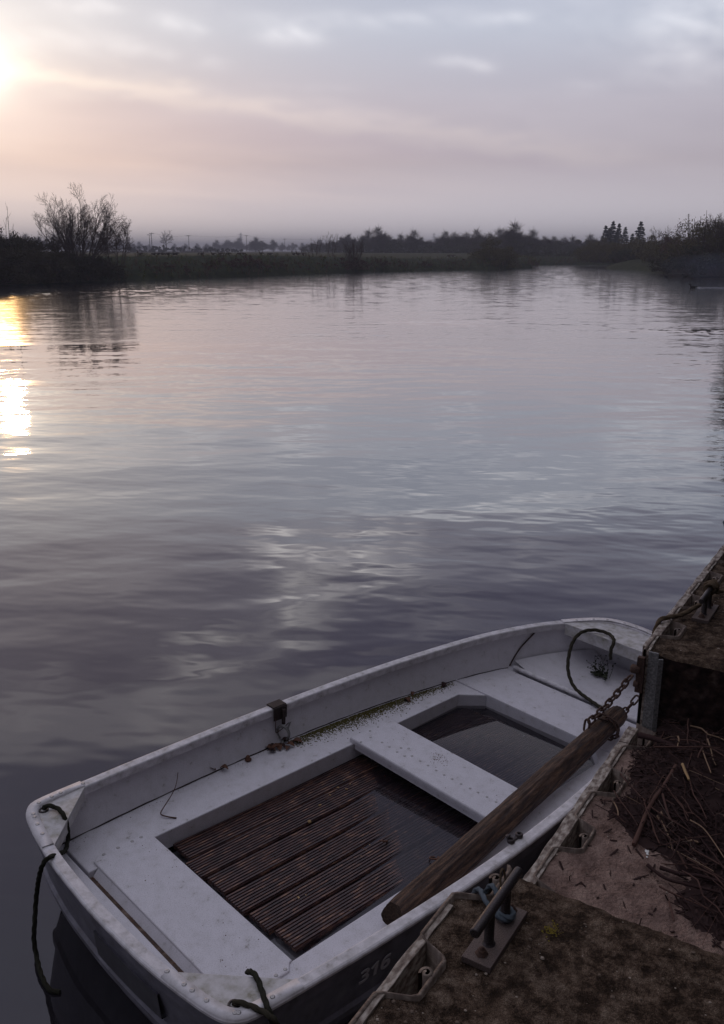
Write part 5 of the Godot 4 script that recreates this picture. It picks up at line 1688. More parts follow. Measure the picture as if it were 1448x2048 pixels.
# ------------------------------------------------------------------ trees
# Grows wood into two tools: limbs (thick) and twigs (thin).
func grow(limbs: SurfaceTool, twigs: SurfaceTool, r: RandomNumberGenerator, p: Vector3, d: Vector3, l: float, rad: float, level: int, cfg: Dictionary) -> void:
	var segs := 5 if level < 2 else 3
	var pts := PackedVector3Array([p])
	var dir := d
	for k in segs:
		dir = (dir + Vector3(r.randfn(0, 1), r.randfn(0, 1), r.randfn(0, 1)) * cfg.wobble + Vector3(0, cfg.lift[mini(level, 3)], 0)).normalized()
		pts.append(pts[pts.size() - 1] + dir * l / segs)
	var tip: float = rad * (0.35 if level < int(cfg.levels) else 0.25)
	tube(limbs if level < 2 else twigs, pts, func(t: float) -> float: return lerpf(rad, tip, t), [7, 5, 3, 3, 3][level], false)
	if level >= cfg.levels:
		return
	var kids: int = cfg.kids[level]
	for k in kids:
		var t := lerpf(cfg.start[level], 1.0, (k + r.randf()) / kids)
		var fi := t * segs
		var i := mini(int(fi), segs - 1)
		var q := pts[i].lerp(pts[i + 1], fi - i)
		var ax := (pts[i + 1] - pts[i]).normalized()
		var side := ax.cross(Vector3(r.randfn(0, 1), r.randfn(0, 1), r.randfn(0, 1))).normalized()
		var sp: float = cfg.spread[level] * r.randf_range(0.65, 1.25)
		var nd := (ax * cos(sp) + side * sin(sp)).normalized()
		grow(limbs, twigs, r, q, nd, l * cfg.ratio[level] * (1.15 - 0.5 * t) * r.randf_range(0.75, 1.2), maxf(lerpf(rad, tip, t) * 0.62, cfg.thin), level + 1, cfg)

func bare_tree(called: String, label: String, seed_: int, cfg: Dictionary, m: Material, f: Transform3D, group := "") -> Node3D:
	var r := RandomNumberGenerator.new()
	r.seed = seed_
	var limbs := begin()
	var twigs := begin()
	for s in cfg.stems:
		var a: float = TAU * (s + r.randf() * 0.6) / cfg.stems
		var lean: float = cfg.lean * sqrt(r.randf()) if cfg.stems > 1 else cfg.lean * r.randf()
		if cfg.has("even"):
			lean = cfg.lean * (0.15 + 0.85 * (s + 0.5) / cfg.stems)
			a = s * 2.4 + r.randf() * 0.5
		var d := Vector3(cos(a) * sin(lean), cos(lean), sin(a) * sin(lean))
		grow(limbs, twigs, r, Vector3(cos(a), 0, sin(a)) * cfg.base, d, cfg.height * r.randf_range(0.85, 1.05) * (1.0 - 0.30 * lean), cfg.rad * r.randf_range(0.8, 1.1), 0, cfg)
	var t := thing(called, label, "tree", f, group)
	part(t, "trunk", done(limbs), m)
	part(t, "crown", done(twigs), m)
	return t

# Foliage: many small leaf faces in clumps through an uneven volume.
func leaf_cloud(st: SurfaceTool, r: RandomNumberGenerator, clumps: Array, per: int, size: float) -> void:
	st.set_smooth_group(-1)
	for c in clumps:
		for k in per:
			var v := Vector3(r.randfn(0, 1), r.randfn(0, 1), r.randfn(0, 1))
			var p: Vector3 = c[0] + v.normalized() * pow(r.randf(), 0.45) * c[1] * Vector3(1, 0.8, 1)
			if p.y < 0.02:
				continue
			var a := Vector3(r.randfn(0, 1), r.randfn(0, 1), r.randfn(0, 1)).normalized() * size * r.randf_range(0.6, 1.4)
			var b := a.cross(Vector3(r.randfn(0, 1), r.randfn(0, 1), r.randfn(0, 1))).normalized() * size * 0.45
			tri(st, p - a * 0.5, p + b, p + a)
			tri(st, p - a * 0.5, p + a, p - b)

func shrub(called: String, label: String, category: String, seed_: int, w: float, h: float, m: Material, f: Transform3D, group := "", leaf := 0.09, clumps := 34, per := 70) -> Node3D:
	var r := RandomNumberGenerator.new()
	r.seed = seed_
	var cl := []
	var stems := begin()
	for k in clumps:
		var a := r.randf() * TAU
		var q := sqrt(r.randf())
		var top := h * (1.0 - 0.55 * q * q) * r.randf_range(0.75, 1.08)
		var p := Vector3(cos(a) * q * w * 0.5, top * pow(r.randf(), 0.55), sin(a) * q * w * 0.5)
		cl.append([p, h * r.randf_range(0.10, 0.2)])
		tube(stems, smooth_path([Vector3(p.x * 0.25, 0, p.z * 0.25), Vector3(p.x * 0.75, p.y * 0.6, p.z * 0.75), p + Vector3(r.randfn(0, 0.1), h * r.randf_range(0.05, 0.22), r.randfn(0, 0.1))], 2), func(t: float) -> float: return lerpf(0.03, 0.008, t) * h * 0.35, 4, false)
	var lv := begin()
	leaf_cloud(lv, r, cl, per, leaf)
	var t := thing(called, label, category, f, group)
	part(t, "stems", done(stems), mats.bare_bark)
	part(t, "foliage", done(lv), m)
	return t

func conifer(called: String, label: String, seed_: int, h: float, w: float, f: Transform3D, group := "") -> Node3D:
	var r := RandomNumberGenerator.new()
	r.seed = seed_
	var st := begin()
	rod(st, Vector3.ZERO, Vector3(0, h, 0), h * 0.022, h * 0.003, 7, false)
	var lv := begin()
	lv.set_smooth_group(-1)
	var tiers := 15
	for k in tiers:
		var t := k / float(tiers - 1)
		var y := h * lerpf(0.12, 0.985, t)
		var reach := w * 0.5 * pow(1.0 - t, 0.75) + 0.1
		for b in 9:
			var a := TAU * b / 9.0 + k * 0.9 + r.randfn(0, 0.2)
			var rr := reach * r.randf_range(0.6, 1.1)
			var tip := Vector3(cos(a) * rr, y - rr * 0.15 + r.randfn(0, 0.12), sin(a) * rr)
			rod(st, Vector3(0, y, 0), tip, h * 0.005, h * 0.001, 3, false)
			for j in 22:
				var p := Vector3(0, y, 0).lerp(tip, pow(r.randf(), 0.6)) + Vector3(r.randfn(0, 0.12), r.randfn(0, 0.10), r.randfn(0, 0.12)) * h * 0.10
				var d := (tip - Vector3(0, y, 0)).normalized() * 0.035 * h
				var x := Vector3(r.randfn(0, 1), r.randfn(0, 1), r.randfn(0, 1)).normalized() * h * 0.014
				tri(lv, p - d, p + x, p + d)
				tri(lv, p - d, p + d, p - x)
	var o := thing(called, label, "tree", f, group)
	part(o, "trunk", done(st), mats.bare_bark)
	part(o, "crown", done(lv), mats.conifer)
	return o

# A leafless tree far off: its twigs are too fine to see singly and read as soft, ragged lobes.
func far_tree(label: String, seed_: int, w: float, h: float) -> Node3D:
	var r := RandomNumberGenerator.new()
	r.seed = seed_
	var wood := begin()
	var twigs := begin()
	rod(wood, Vector3.ZERO, Vector3(0.1, h * 0.55, 0), h * 0.035, h * 0.018, 7, false)
	var lobes := []
	for k in 26:
		var a := r.randf() * TAU
		var q := sqrt(r.randf())
		var dome := 1.0 - 0.6 * q * q
		lobes.append([Vector3(cos(a) * q * w * 0.40, h * (0.14 + 0.68 * dome * pow(r.randf(), 0.6)), sin(a) * q * w * 0.40), h * r.randf_range(0.13, 0.21)])
	for l in lobes:
		var c: Vector3 = l[0]
		tube(wood, smooth_path([Vector3(0.05, h * 0.18, 0), Vector3(c.x * 0.5, c.y * 0.65, c.z * 0.5), c], 3), func(t: float) -> float: return lerpf(0.016, 0.006, t) * h, 4, false)
		for k in 95:
			# fine twigs fanning out from the lobe's middle
			var d := Vector3(r.randfn(0, 1), r.randfn(0.35, 1), r.randfn(0, 1)).normalized()
			var p0: Vector3 = c + d * l[1] * r.randf_range(0.1, 0.7)
			var p1: Vector3 = p0 + (d + Vector3(r.randfn(0, 0.35), r.randfn(0.2, 0.3), r.randfn(0, 0.35))) * l[1] * r.randf_range(0.3, 0.95)
			rod(twigs, p0, p1, 0.045, 0.012, 3, false)
	var t := thing("winter_tree", label, "tree", Transform3D(), "trees of the far tree line")
	part(t, "trunk", done(wood), mats.far_twig)
	part(t, "crown", done(twigs), mats.far_twig)
	return t

func place(x: float, y_base: float, z: float, scale: float, turn: float, widen := 1.0) -> Transform3D:
	var p := at_depth(x, 510, z)
	return Transform3D(Basis(Vector3.UP, turn).scaled(Vector3(scale * widen, scale, scale * widen)), Vector3(p.x, y_base, z))

func make_trees() -> void:
	# the big many-stemmed willow on the left bank
	var willow := {"stems": 22, "even": 1, "lean": 0.86, "base": 0.7, "height": 7.3, "rad": 0.07, "levels": 3, "kids": [12, 8, 5], "start": [0.22, 0.15, 0.15], "ratio": [0.36, 0.46, 0.52], "spread": [0.62, 0.68, 0.7], "lift": [0.03, 0.045, 0.05, 0.04], "wobble": 0.06, "thin": 0.0105}
	bare_tree("willow_tree", "large bare many-stemmed willow on the near river bank", 3, willow, mats.bare_bark, place(158, 1.0, -74, 0.76, 0.4))
	# two slimmer stems at its right
	var small := willow.duplicate()
	small.stems = 5
	small.height = 4.4
	small.rad = 0.05
	small.lean = 0.5
	bare_tree("willow_sapling", "slim bare willow shoots at the edge of the large willow", 8, small, mats.bare_bark, place(234, 1.3, -76, 0.8, 0.0))
	# clump of bare saplings half way along the bank
	var clump := {"stems": 12, "even": 1, "lean": 0.5, "base": 0.6, "height": 4.3, "rad": 0.045, "levels": 3, "kids": [7, 6, 4], "start": [0.2, 0.15, 0.2], "ratio": [0.38, 0.45, 0.5], "spread": [0.35, 0.5, 0.55], "lift": [0.05, 0.05, 0.05, 0.04], "wobble": 0.07, "thin": 0.012}
	bare_tree("bank_willow", "bare reddish willow clump standing on the far bank at the water", 5, clump, mats.bare_bark, place(706, 0.4, -108.5, 0.70, 0.0))
	var slim := clump.duplicate()
	slim.stems = 4
	slim.lean = 0.28
	slim.kids = [6, 5, 3]
	bare_tree("bank_sapling", "pair of thin bare saplings left of the reddish willow clump", 6, slim, mats.bare_bark, place(632, 1.4, -114, 0.60, 0.0))
	bare_tree("bank_sapling", "bare sapling tuft just beside the reddish willow clump", 7, slim, mats.bare_bark, place(658, 1.4, -116, 0.66, 1.0))
	# the lone tree in the meadow
	var lone := {"stems": 1, "lean": 0.03, "base": 0.0, "height": 8.0, "rad": 0.34, "levels": 3, "kids": [13, 9, 6], "start": [0.38, 0.25, 0.2], "ratio": [0.62, 0.5, 0.45], "spread": [0.95, 0.7, 0.7], "lift": [0.0, 0.04, 0.03, 0.03], "wobble": 0.09, "thin": 0.035}
	bare_tree("lone_tree", "lone round-headed bare tree standing in the meadow by the poles", 9, lone, mats.far_twig, place(333, 1.9, -430, 0.86, 0.3))
	# round, twiggy winter trees of the far groups: three kinds, then copies
	var names := ["round hazy winter tree in the far tree line", "broad low hazy winter tree in the far tree line"]
	var protos := [null, null]
	# [pixel x, distance, height in pixels of the photograph, kind]
	var rows := [[700, 270, 42, 1], [735, 262, 46, 0], [757, 250, 52, 0], [775, 260, 40, 1], [800, 262, 38, 0], [826, 250, 46, 0], [843, 255, 36, 1], [872, 300, 34, 1], [890, 240, 44, 0], [910, 238, 46, 1], [930, 240, 46, 1], [952, 230, 48, 0], [975, 225, 46, 1], [1000, 215, 50, 0], [1025, 205, 62, 0], [1042, 205, 48, 1], [1062, 210, 48, 0], [1085, 225, 38, 1], [1105, 240, 34, 0], [1125, 240, 36, 1], [1145, 250, 34, 0], [1160, 260, 26, 1], [1180, 235, 38, 0], [1205, 205, 36, 1], [682, 300, 32, 0], [662, 320, 28, 1], [640, 330, 26, 0], [512, 470, 30, 0], [525, 470, 26, 1], [547, 520, 25, 0], [500, 560, 22, 1], [434, 620, 24, 0], [458, 640, 27, 1], [478, 640, 28, 0], [415, 700, 18, 1], [395, 760, 17, 0], [370, 760, 18, 1], [350, 760, 16, 0], [300, 760, 17, 1], [280, 720, 20, 0], [262, 640, 22, 1], [240, 600, 26, 0], [210, 560, 26, 1], [180, 520, 28, 0], [140, 480, 30, 1], [110, 400, 32, 0], [80, 330, 36, 1], [55, 300, 38, 0], [30, 260, 40, 1], [565, 700, 18, 0], [585, 700, 20, 1], [605, 680, 18, 0], [622, 640, 20, 1]]
	var rr := RandomNumberGenerator.new()
	rr.seed = 44
	for a in rows:
		var k: int = a[3]
		var hgt: float = a[2] * a[1] / FOCAL
		var f := place(a[0], 1.75, -a[1], 1.0, rr.randf() * TAU)
		if protos[k] == null:
			protos[k] = far_tree(names[k], 20 + k, [7.0, 9.5][k], [9.0, 7.5][k])
			protos[k].set_meta("tall", [9.3, 7.9][k])
			protos[k].transform = Transform3D(f.basis.scaled(Vector3(1.1, 1.0, 1.1) * hgt / protos[k].get_meta("tall")), f.origin)
		else:
			copy(protos[k], Transform3D(f.basis.scaled(Vector3(1.1, 1.0, 1.1) * hgt / protos[k].get_meta("tall")), f.origin))
	# scrub that closes the feet of the far trees
	var ug := shrub("far_scrub", "low hazy scrub at the foot of the far trees", "bush", 72, 9.0, 3.4, mats.far_leaf, Transform3D(), "scrub under the far trees", 0.22, 50, 60)
	var ug_first := true
	for a in [[690, 268], [715, 262], [742, 258], [768, 255], [795, 258], [820, 250], [848, 256], [872, 262], [895, 238], [918, 236], [942, 232], [965, 226], [990, 216], [1012, 210], [1035, 204], [1058, 206], [1080, 215], [1102, 228], [1126, 236], [1150, 240], [1172, 232], [1190, 215], [660, 300], [632, 320]]:
		var f := place(a[0], 1.6, -a[1], rr.randf_range(0.75, 1.15), rr.randf() * TAU, 1.3)
		if ug_first:
			ug.transform = f
			ug_first = false
		else:
			copy(ug, f)
	# conifers on the right
	var cn := conifer("conifer_tree", "dark conifer in the stand beyond the river bend", 60, 12.0, 5.5, Transform3D(), "conifers beyond the bend")
	var first := true
	var ci := 0
	for a in [[1222, 200, 62, 1.0], [1208, 205, 54, 1.1], [1234, 198, 58, 0.95], [1247, 196, 52, 1.0], [1277, 190, 62, 1.15], [1262, 200, 40, 1.2], [1215, 198, 50, 1.2], [1230, 202, 44, 1.3]]:
		var s: float = a[2] * a[1] / FOCAL / 12.0
		var f := place(a[0], 1.4, -a[1], 1.0, rr.randf() * TAU)
		f.basis = f.basis.scaled(Vector3(s * a[3], s, s * a[3]))
		var said: String = ["tallest dark conifer of the group of four beyond the bend", "dark conifer at the open end of the group of four", "dark conifer close beside the tallest of the group", "dark conifer at the end of the group next to the gap", "broad conifer standing apart beyond the gap in the group", "short wide conifer in the gap before the broad one", "wide conifer filling the front of the group of four", "lowest conifer tucked among the group of four"][ci]
		ci += 1
		if first:
			cn.transform = f
			cn.set_meta("label", said)
			first = false
		else:
			copy(cn, f, said)
	# bushes under and beside them
	var bush := shrub("bank_bush", "dense dark bush along the far bank at the bend", "bush", 70, 5.0, 3.2, mats.bush_dark, place(1300, 1.2, -175, 1.0, 0.0), "bushes at the bend", 0.13, 46, 80)
	for a in [[1180, 180, 1.0], [1205, 178, 0.9], [1225, 165, 0.8], [1250, 158, 0.85], [1275, 150, 0.9], [1300, 145, 1.0], [1320, 138, 0.9], [1262, 134, 0.55], [1285, 133, 0.6], [1306, 132, 0.6], [1330, 130, 0.6], [1240, 136, 0.5], [1345, 122, 0.6], [1150, 178, 0.7], [1125, 176, 0.6], [1100, 175, 0.7], [1075, 175, 0.6], [1050, 174, 0.7]]:
		var s: float = a[2] * (1.0 if a[0] > 1160 else 0.8)
		copy(bush, place(a[0], (1.15 if a[1] < 140 else 0.5) if a[0] > 1200 else 0.8, -a[1], s, rr.randf() * TAU, 1.3))
	# olive bush on the point of the far bank
	shrub("point_bush", "wide olive-brown bush on the point where the river bends", "bush", 71, 5.6, 3.9, mats.bush_olive, place(986, 0.2, -129, 1.0, 0.0, 1.15), "", 0.12, 70, 110)
	# right bank: big willowy trees over the water
	var dense := {"stems": 12, "even": 1, "lean": 0.62, "base": 0.8, "height": 6.0, "rad": 0.08, "levels": 3, "kids": [12, 9, 5], "start": [0.1, 0.1, 0.15], "ratio": [0.42, 0.5, 0.5], "spread": [0.55, 0.6, 0.65], "lift": [0.03, 0.05, 0.05, 0.03], "wobble": 0.09, "thin": 0.013}
	shrub("bank_tree", "broad russet tree hanging over the right bank by the smoke", "tree", 80, 6.6, 6.0, mats.bush_olive, place(1402, 0.3, -97, 1.0, 0.0), "", 0.12, 110, 60)
	shrub("bank_tree", "round brown tree on the right bank between russet and grey trees", "tree", 180, 5.0, 5.0, mats.bramble_red, place(1428, 0.5, -101, 1.0, 0.0), "", 0.12, 80, 55)
	bare_tree("bank_tree", "tall bare grey tree at the end of the right bank's row", 81, dense, mats.bare_bark, place(1452, 0.7, -95, 0.82, 1.0))
	bare_tree("bank_tree", "thin bare tree between the conifers and the russet tree", 82, slim, mats.bare_bark, place(1322, 1.2, -132, 0.95, 0.0, 1.3))
	shrub("bank_tree", "brownish bushy tree left of the russet one on the bank", "tree", 83, 6.0, 4.6, mats.bramble_red, place(1356, 0.5, -112, 1.0, 0.0), "", 0.13, 80, 60)
	var rb := shrub("bank_thicket", "dense brown thicket lining the right bank before the conifers", "bush", 181, 7.0, 4.0, mats.bush_olive, place(1200, 0.6, -152, 1.0, 0.0), "thickets on the right bank", 0.15, 70, 60)
	for a in [[1232, 147, 0.95], [1265, 142, 1.0], [1292, 137, 1.05], [1318, 130, 1.0], [1342, 122, 1.0], [1368, 112, 0.95], [1178, 160, 0.8]]:
		copy(rb, place(a[0], 0.6, -a[1], a[2], rr.randf() * TAU))
	shrub("bank_shrub", "low dark shrub hanging over the water under the russet tree", "shrub", 84, 5.0, 2.8, mats.bush_dark, place(1395, 0.1, -93, 1.0, 0.0, 1.2), "", 0.11, 44, 80)
	shrub("bank_shrub", "low dark shrub under the tall grey tree at the water", "shrub", 85, 5.0, 3.0, mats.bush_dark, place(1440, 0.1, -89, 1.0, 0.0, 1.1), "", 0.11, 44, 80)
	shrub("bank_shrub", "low rounded shrub under the brownish bushy tree", "shrub", 86, 5.0, 2.4, mats.bush_dark, place(1350, 0.1, -104, 1.0, 0.0, 1.1), "", 0.11, 44, 80)
	# beyond the frame on the right bank: they darken the water along the picture's edge
	for a in [[28.3, -70, 87, 0.95], [22.4, -54.5, 88, 1.05], [16.2, -40, 89, 1.1]]:
		bare_tree("river_tree", ["willowy tree on the right bank nearest the tall grey one", "willowy tree standing midway along the right bank", "willowy tree on the right bank nearest the quay"][int(a[2]) - 87], a[2], dense, mats.bush_dark, Transform3D(Basis().scaled(Vector3.ONE * a[3]), Vector3(a[0] + 3.0, 0.9, a[1])))
	# trees added behind the quay, out of view: they keep the light of that side off the boat
	for a in [[7.6, -4.0, 95, 1.8], [7.8, 2.6, 96, 1.9], [4.0, 8.2, 97, 1.9], [10.8, -11.5, 98, 1.7], [-3.0, 9.5, 99, 1.7], [6.8, 6.4, 100, 2.0], [8.8, -0.8, 101, 2.1]]:
		shrub("quay_tree", ["added unseen leafy tree on the ground behind the landing", "added unseen leafy tree on the ground behind the mossy block", "added unseen leafy tree at the back of the quay", "added unseen leafy tree behind the raised block's far cleats", "added unseen leafy tree at the river edge up the quay", "added unseen leafy tree between two others at the back of the quay", "tallest added unseen leafy tree straight behind the landing"][int(a[2]) - 95], "tree", a[2], 5.0, 4.2, mats.bush_dark, Transform3D(Basis().scaled(Vector3.ONE * a[3]), Vector3(a[0], 0.7, a[1])), "", 0.16, 60, 150)
	# thicket on the left bank
	var th := shrub("bramble_thicket", "dark bramble thicket on the left bank below the willow", "bush", 90, 4.6, 2.5, mats.bramble, Transform3D(), "brambles on the left bank", 0.085, 70, 110)
	first = true
	for a in [[-16, 66.5, 1.05], [18, 68, 1.0], [48, 69.5, 1.0], [80, 71, 1.02], [108, 72.5, 0.95], [136, 73.5, 0.9], [165, 74.5, 0.85], [192, 76, 0.75], [214, 77.5, 0.6], [-50, 66, 1.1], [-4, 71, 1.2], [34, 73, 1.15], [66, 75, 1.1]]:
		var f := place(a[0], 0.1 if a[1] < 78 and a[2] < 1.06 else 0.7, -a[1], a[2], rr.randf() * TAU, 1.15)
		if first:
			th.transform = f
			first = false
		else:
			copy(th, f)
	# taller leafy bush at the left edge
	shrub("hawthorn_bush", "taller leafy hawthorn at the end of the bramble thicket", "bush", 91, 3.4, 3.4, mats.bush_dark, place(8, 1.0, -70, 1.0, 0.0), "", 0.09, 40, 60)
	var spike := bare_tree("bank_whip", "thin upright dead stems rising above the hawthorn", 92, {"stems": 3, "lean": 0.15, "base": 0.2, "height": 4.3, "rad": 0.03, "levels": 1, "kids": [4], "start": [0.4], "ratio": [0.25], "spread": [0.4], "lift": [0.03, 0.03, 0.03, 0.03], "wobble": 0.03, "thin": 0.012}, mats.bare_bark, place(16, 1.2, -69, 1.0, 0.0))
	# small scrub on the bank between
	var sc := shrub("bank_scrub", "low brown scrub on the far bank slope", "bush", 93, 1.8, 1.0, mats.bramble_red, Transform3D(), "scrub on the bank slope", 0.07, 22, 45)
	first = true
	for a in [[300, 82, 0.9, 0.5], [330, 84, 0.7, 0.8], [365, 86, 0.8, 0.4], [410, 89, 0.9, 0.5], [440, 91, 1.0, 0.9], [470, 93, 1.1, 0.7], [495, 95, 1.2, 0.9], [520, 96, 0.9, 0.5], [560, 99, 0.9, 0.6], [600, 102, 0.9, 0.4], [640, 105, 0.8, 0.4], [690, 108.5, 1.5, 0.3], [715, 109, 1.5, 0.3], [760, 113, 1.1, 0.5], [800, 116, 0.9, 0.4], [850, 119, 0.8, 0.4], [900, 123, 0.9, 0.4], [930, 126, 1.1, 0.4], [270, 81, 0.9, 0.3]]:
		var f := place(a[0], a[3], -a[1], a[2], rr.randf() * TAU, 1.3)
		if first:
			sc.transform = f
			first = false
		else:
			copy(sc, f)
	# low hedge far across the meadow
	var hg := shrub("field_hedge", "low dark hedge across the far side of the meadow", "hedge", 94, 60.0, 2.3, mats.hedge_far, place(320, 1.85, -330, 1.0, 0.0), "", 0.5, 160, 24)
	hg.scale = Vector3(1.0, 1.0, 0.06)

# ------------------------------------------------------------------ birds, poles, smoke
func goose(upright_: bool) -> Node3D:
	var t := thing("goose", "dark goose %s on the meadow beyond the bank" % ("standing with its neck raised" if upright_ else "grazing with its head down"), "goose", Transform3D(), "geese on the meadow")
	part(t, "body", single(func(st: SurfaceTool) -> void:
		ellipsoid(st, Vector3(0, 0.36, 0), Basis(Vector3(0.15, 0, 0), Vector3(0, 0.16, 0), Vector3(0, 0.04, 0.34)))
		var neck: Array = [Vector3(0, 0.40, -0.24), Vector3(0, 0.52, -0.34), Vector3(0, 0.68, -0.36), Vector3(0, 0.78, -0.40), Vector3(0, 0.79, -0.50)] if upright_ else [Vector3(0, 0.40, -0.24), Vector3(0, 0.40, -0.38), Vector3(0, 0.25, -0.48), Vector3(0, 0.10, -0.52), Vector3(0, 0.04, -0.58)]
		tube(st, smooth_path(neck, 3), func(q: float) -> float: return 0.075 - 0.04 * q + (0.018 if q > 0.7 and q < 0.95 else 0.0), 8)
		tube(st, PackedVector3Array([Vector3(0, 0.36, 0.26), Vector3(0, 0.37, 0.46)]), func(q: float) -> float: return 0.09 - 0.06 * q, 8)), mats.goose_body)
	part(t, "rump", single(func(st: SurfaceTool) -> void: ellipsoid(st, Vector3(0, 0.28, 0.24), Basis().scaled(Vector3(0.11, 0.09, 0.13)), 6, 8)), mats.goose_white)
	for s in [-1.0, 1.0]:
		part(t, "leg", single(func(st: SurfaceTool) -> void:
			rod(st, Vector3(0.06 * s, 0.26, 0.02), Vector3(0.06 * s, 0.02, 0.0), 0.022, 0.014, 6)
			box(st, Transform3D(Basis(), Vector3(0.06 * s, 0.012, -0.04)), Vector3(0.07, 0.02, 0.11))), mats.goose_black)
	return t

func make_birds() -> void:
	var up := goose(true)
	var down := goose(false)
	var r := RandomNumberGenerator.new()
	r.seed = 7
	var i := 0
	for a in [[427, 508, 1, 1.5], [441, 511, 1, 1.9], [449, 510, 1, 0.3], [457, 511, 0, 1.2], [398, 510, 0, 0.5], [405, 511, 0, 2.8], [309, 509, 0, 1.4], [317, 509, 0, 1.7], [325, 508, 0, 4.6], [337, 509, 0, 1.5], [348, 509, 0, 4.7], [353, 509, 0, 1.6], [480, 511, 0, 1.5], [486, 511, 0, 4.6], [523, 512, 1, 1.3], [541, 512, 0, 1.5], [588, 514, 1, 1.2], [597, 514, 1, 1.7], [607, 515, 1, 0.9], [899, 517, 0, 1.5], [907, 516, 0, 1.4], [281, 510, 1, 1.6]]:
		var src := up if a[2] == 1 else down
		var z: float = -(lerpf(88.0, 132.0, clampf((a[0] - 300) / 600.0, 0, 1)) if a[1] > 510 else lerpf(92.0, 110.0, (a[0] - 280) / 200.0))
		var p := at_depth(a[0], 510, z)
		var f := Transform3D(Basis(Vector3.UP, a[3]).scaled(Vector3.ONE * 0.72), Vector3(p.x, (1.88 if z > -105 else lerpf(1.85, 1.5, sstep(-105.0, -130.0, z))), z))
		if (a[2] == 1 and not up.has_meta("used")) or (a[2] == 0 and not down.has_meta("used")):
			src.transform = f
			src.set_meta("used", true)
		else:
			copy(src, f)
		i += 1
	# ducks swimming off the right bank, each trailing a low wake
	var labels := ["dark duck swimming nearest the quay, with the long bright wake", "dark duck swimming by the right bank, leading its pair", "dark duck following another by the right bank"]
	var k := 0
	for a in [[1386, 574, 66], [1332, 552, 0], [1370, 552, 60]]:
		var p := on_level(a[0], a[1] + 2, 0.0)
		var d := thing("duck", labels[k], "duck", Transform3D(Basis(Vector3.UP, PI / 2), p))
		part(d, "body", single(func(st: SurfaceTool) -> void:
			ellipsoid(st, Vector3(0, 0.07, 0), Basis(Vector3(0.10, 0, 0), Vector3(0, 0.09, 0), Vector3(0, 0.02, 0.22)))
			tube(st, smooth_path([Vector3(0, 0.08, -0.14), Vector3(0, 0.17, -0.19), Vector3(0, 0.24, -0.20), Vector3(0, 0.25, -0.26), Vector3(0, 0.24, -0.33)], 3), func(q: float) -> float: return 0.05 - 0.033 * q + (0.02 if q > 0.5 and q < 0.8 else 0.0), 8)
			tube(st, PackedVector3Array([Vector3(0, 0.09, 0.16), Vector3(0, 0.14, 0.29)]), func(q: float) -> float: return 0.05 - 0.035 * q, 7)), mats.goose_black)
		k += 1
		# wake: a low ridge of water running back to the right
		var st := begin()
		var n := 40
		var rows := []
		for i2 in n + 1:
			var t := i2 / float(n)
			var row := []
			for j in 7:
				var c := j / 6.0 * 2.0 - 1.0
				row.append(p + Vector3(0.25 + t * 5.5, 0.005 + 0.05 * (1.0 - t * 0.5) * (1.0 - c * c) * sstep(0.0, 0.05, t), c * (0.16 + 0.12 * t) + t * 0.12))
			rows.append(row)
		for i2 in n:
			for j in 6:
				quad(st, rows[i2][j], rows[i2][j + 1], rows[i2 + 1][j + 1], rows[i2 + 1][j])
		if a[2] > 0:
			structure("wake_ripple", done(st), mats.river_plain)

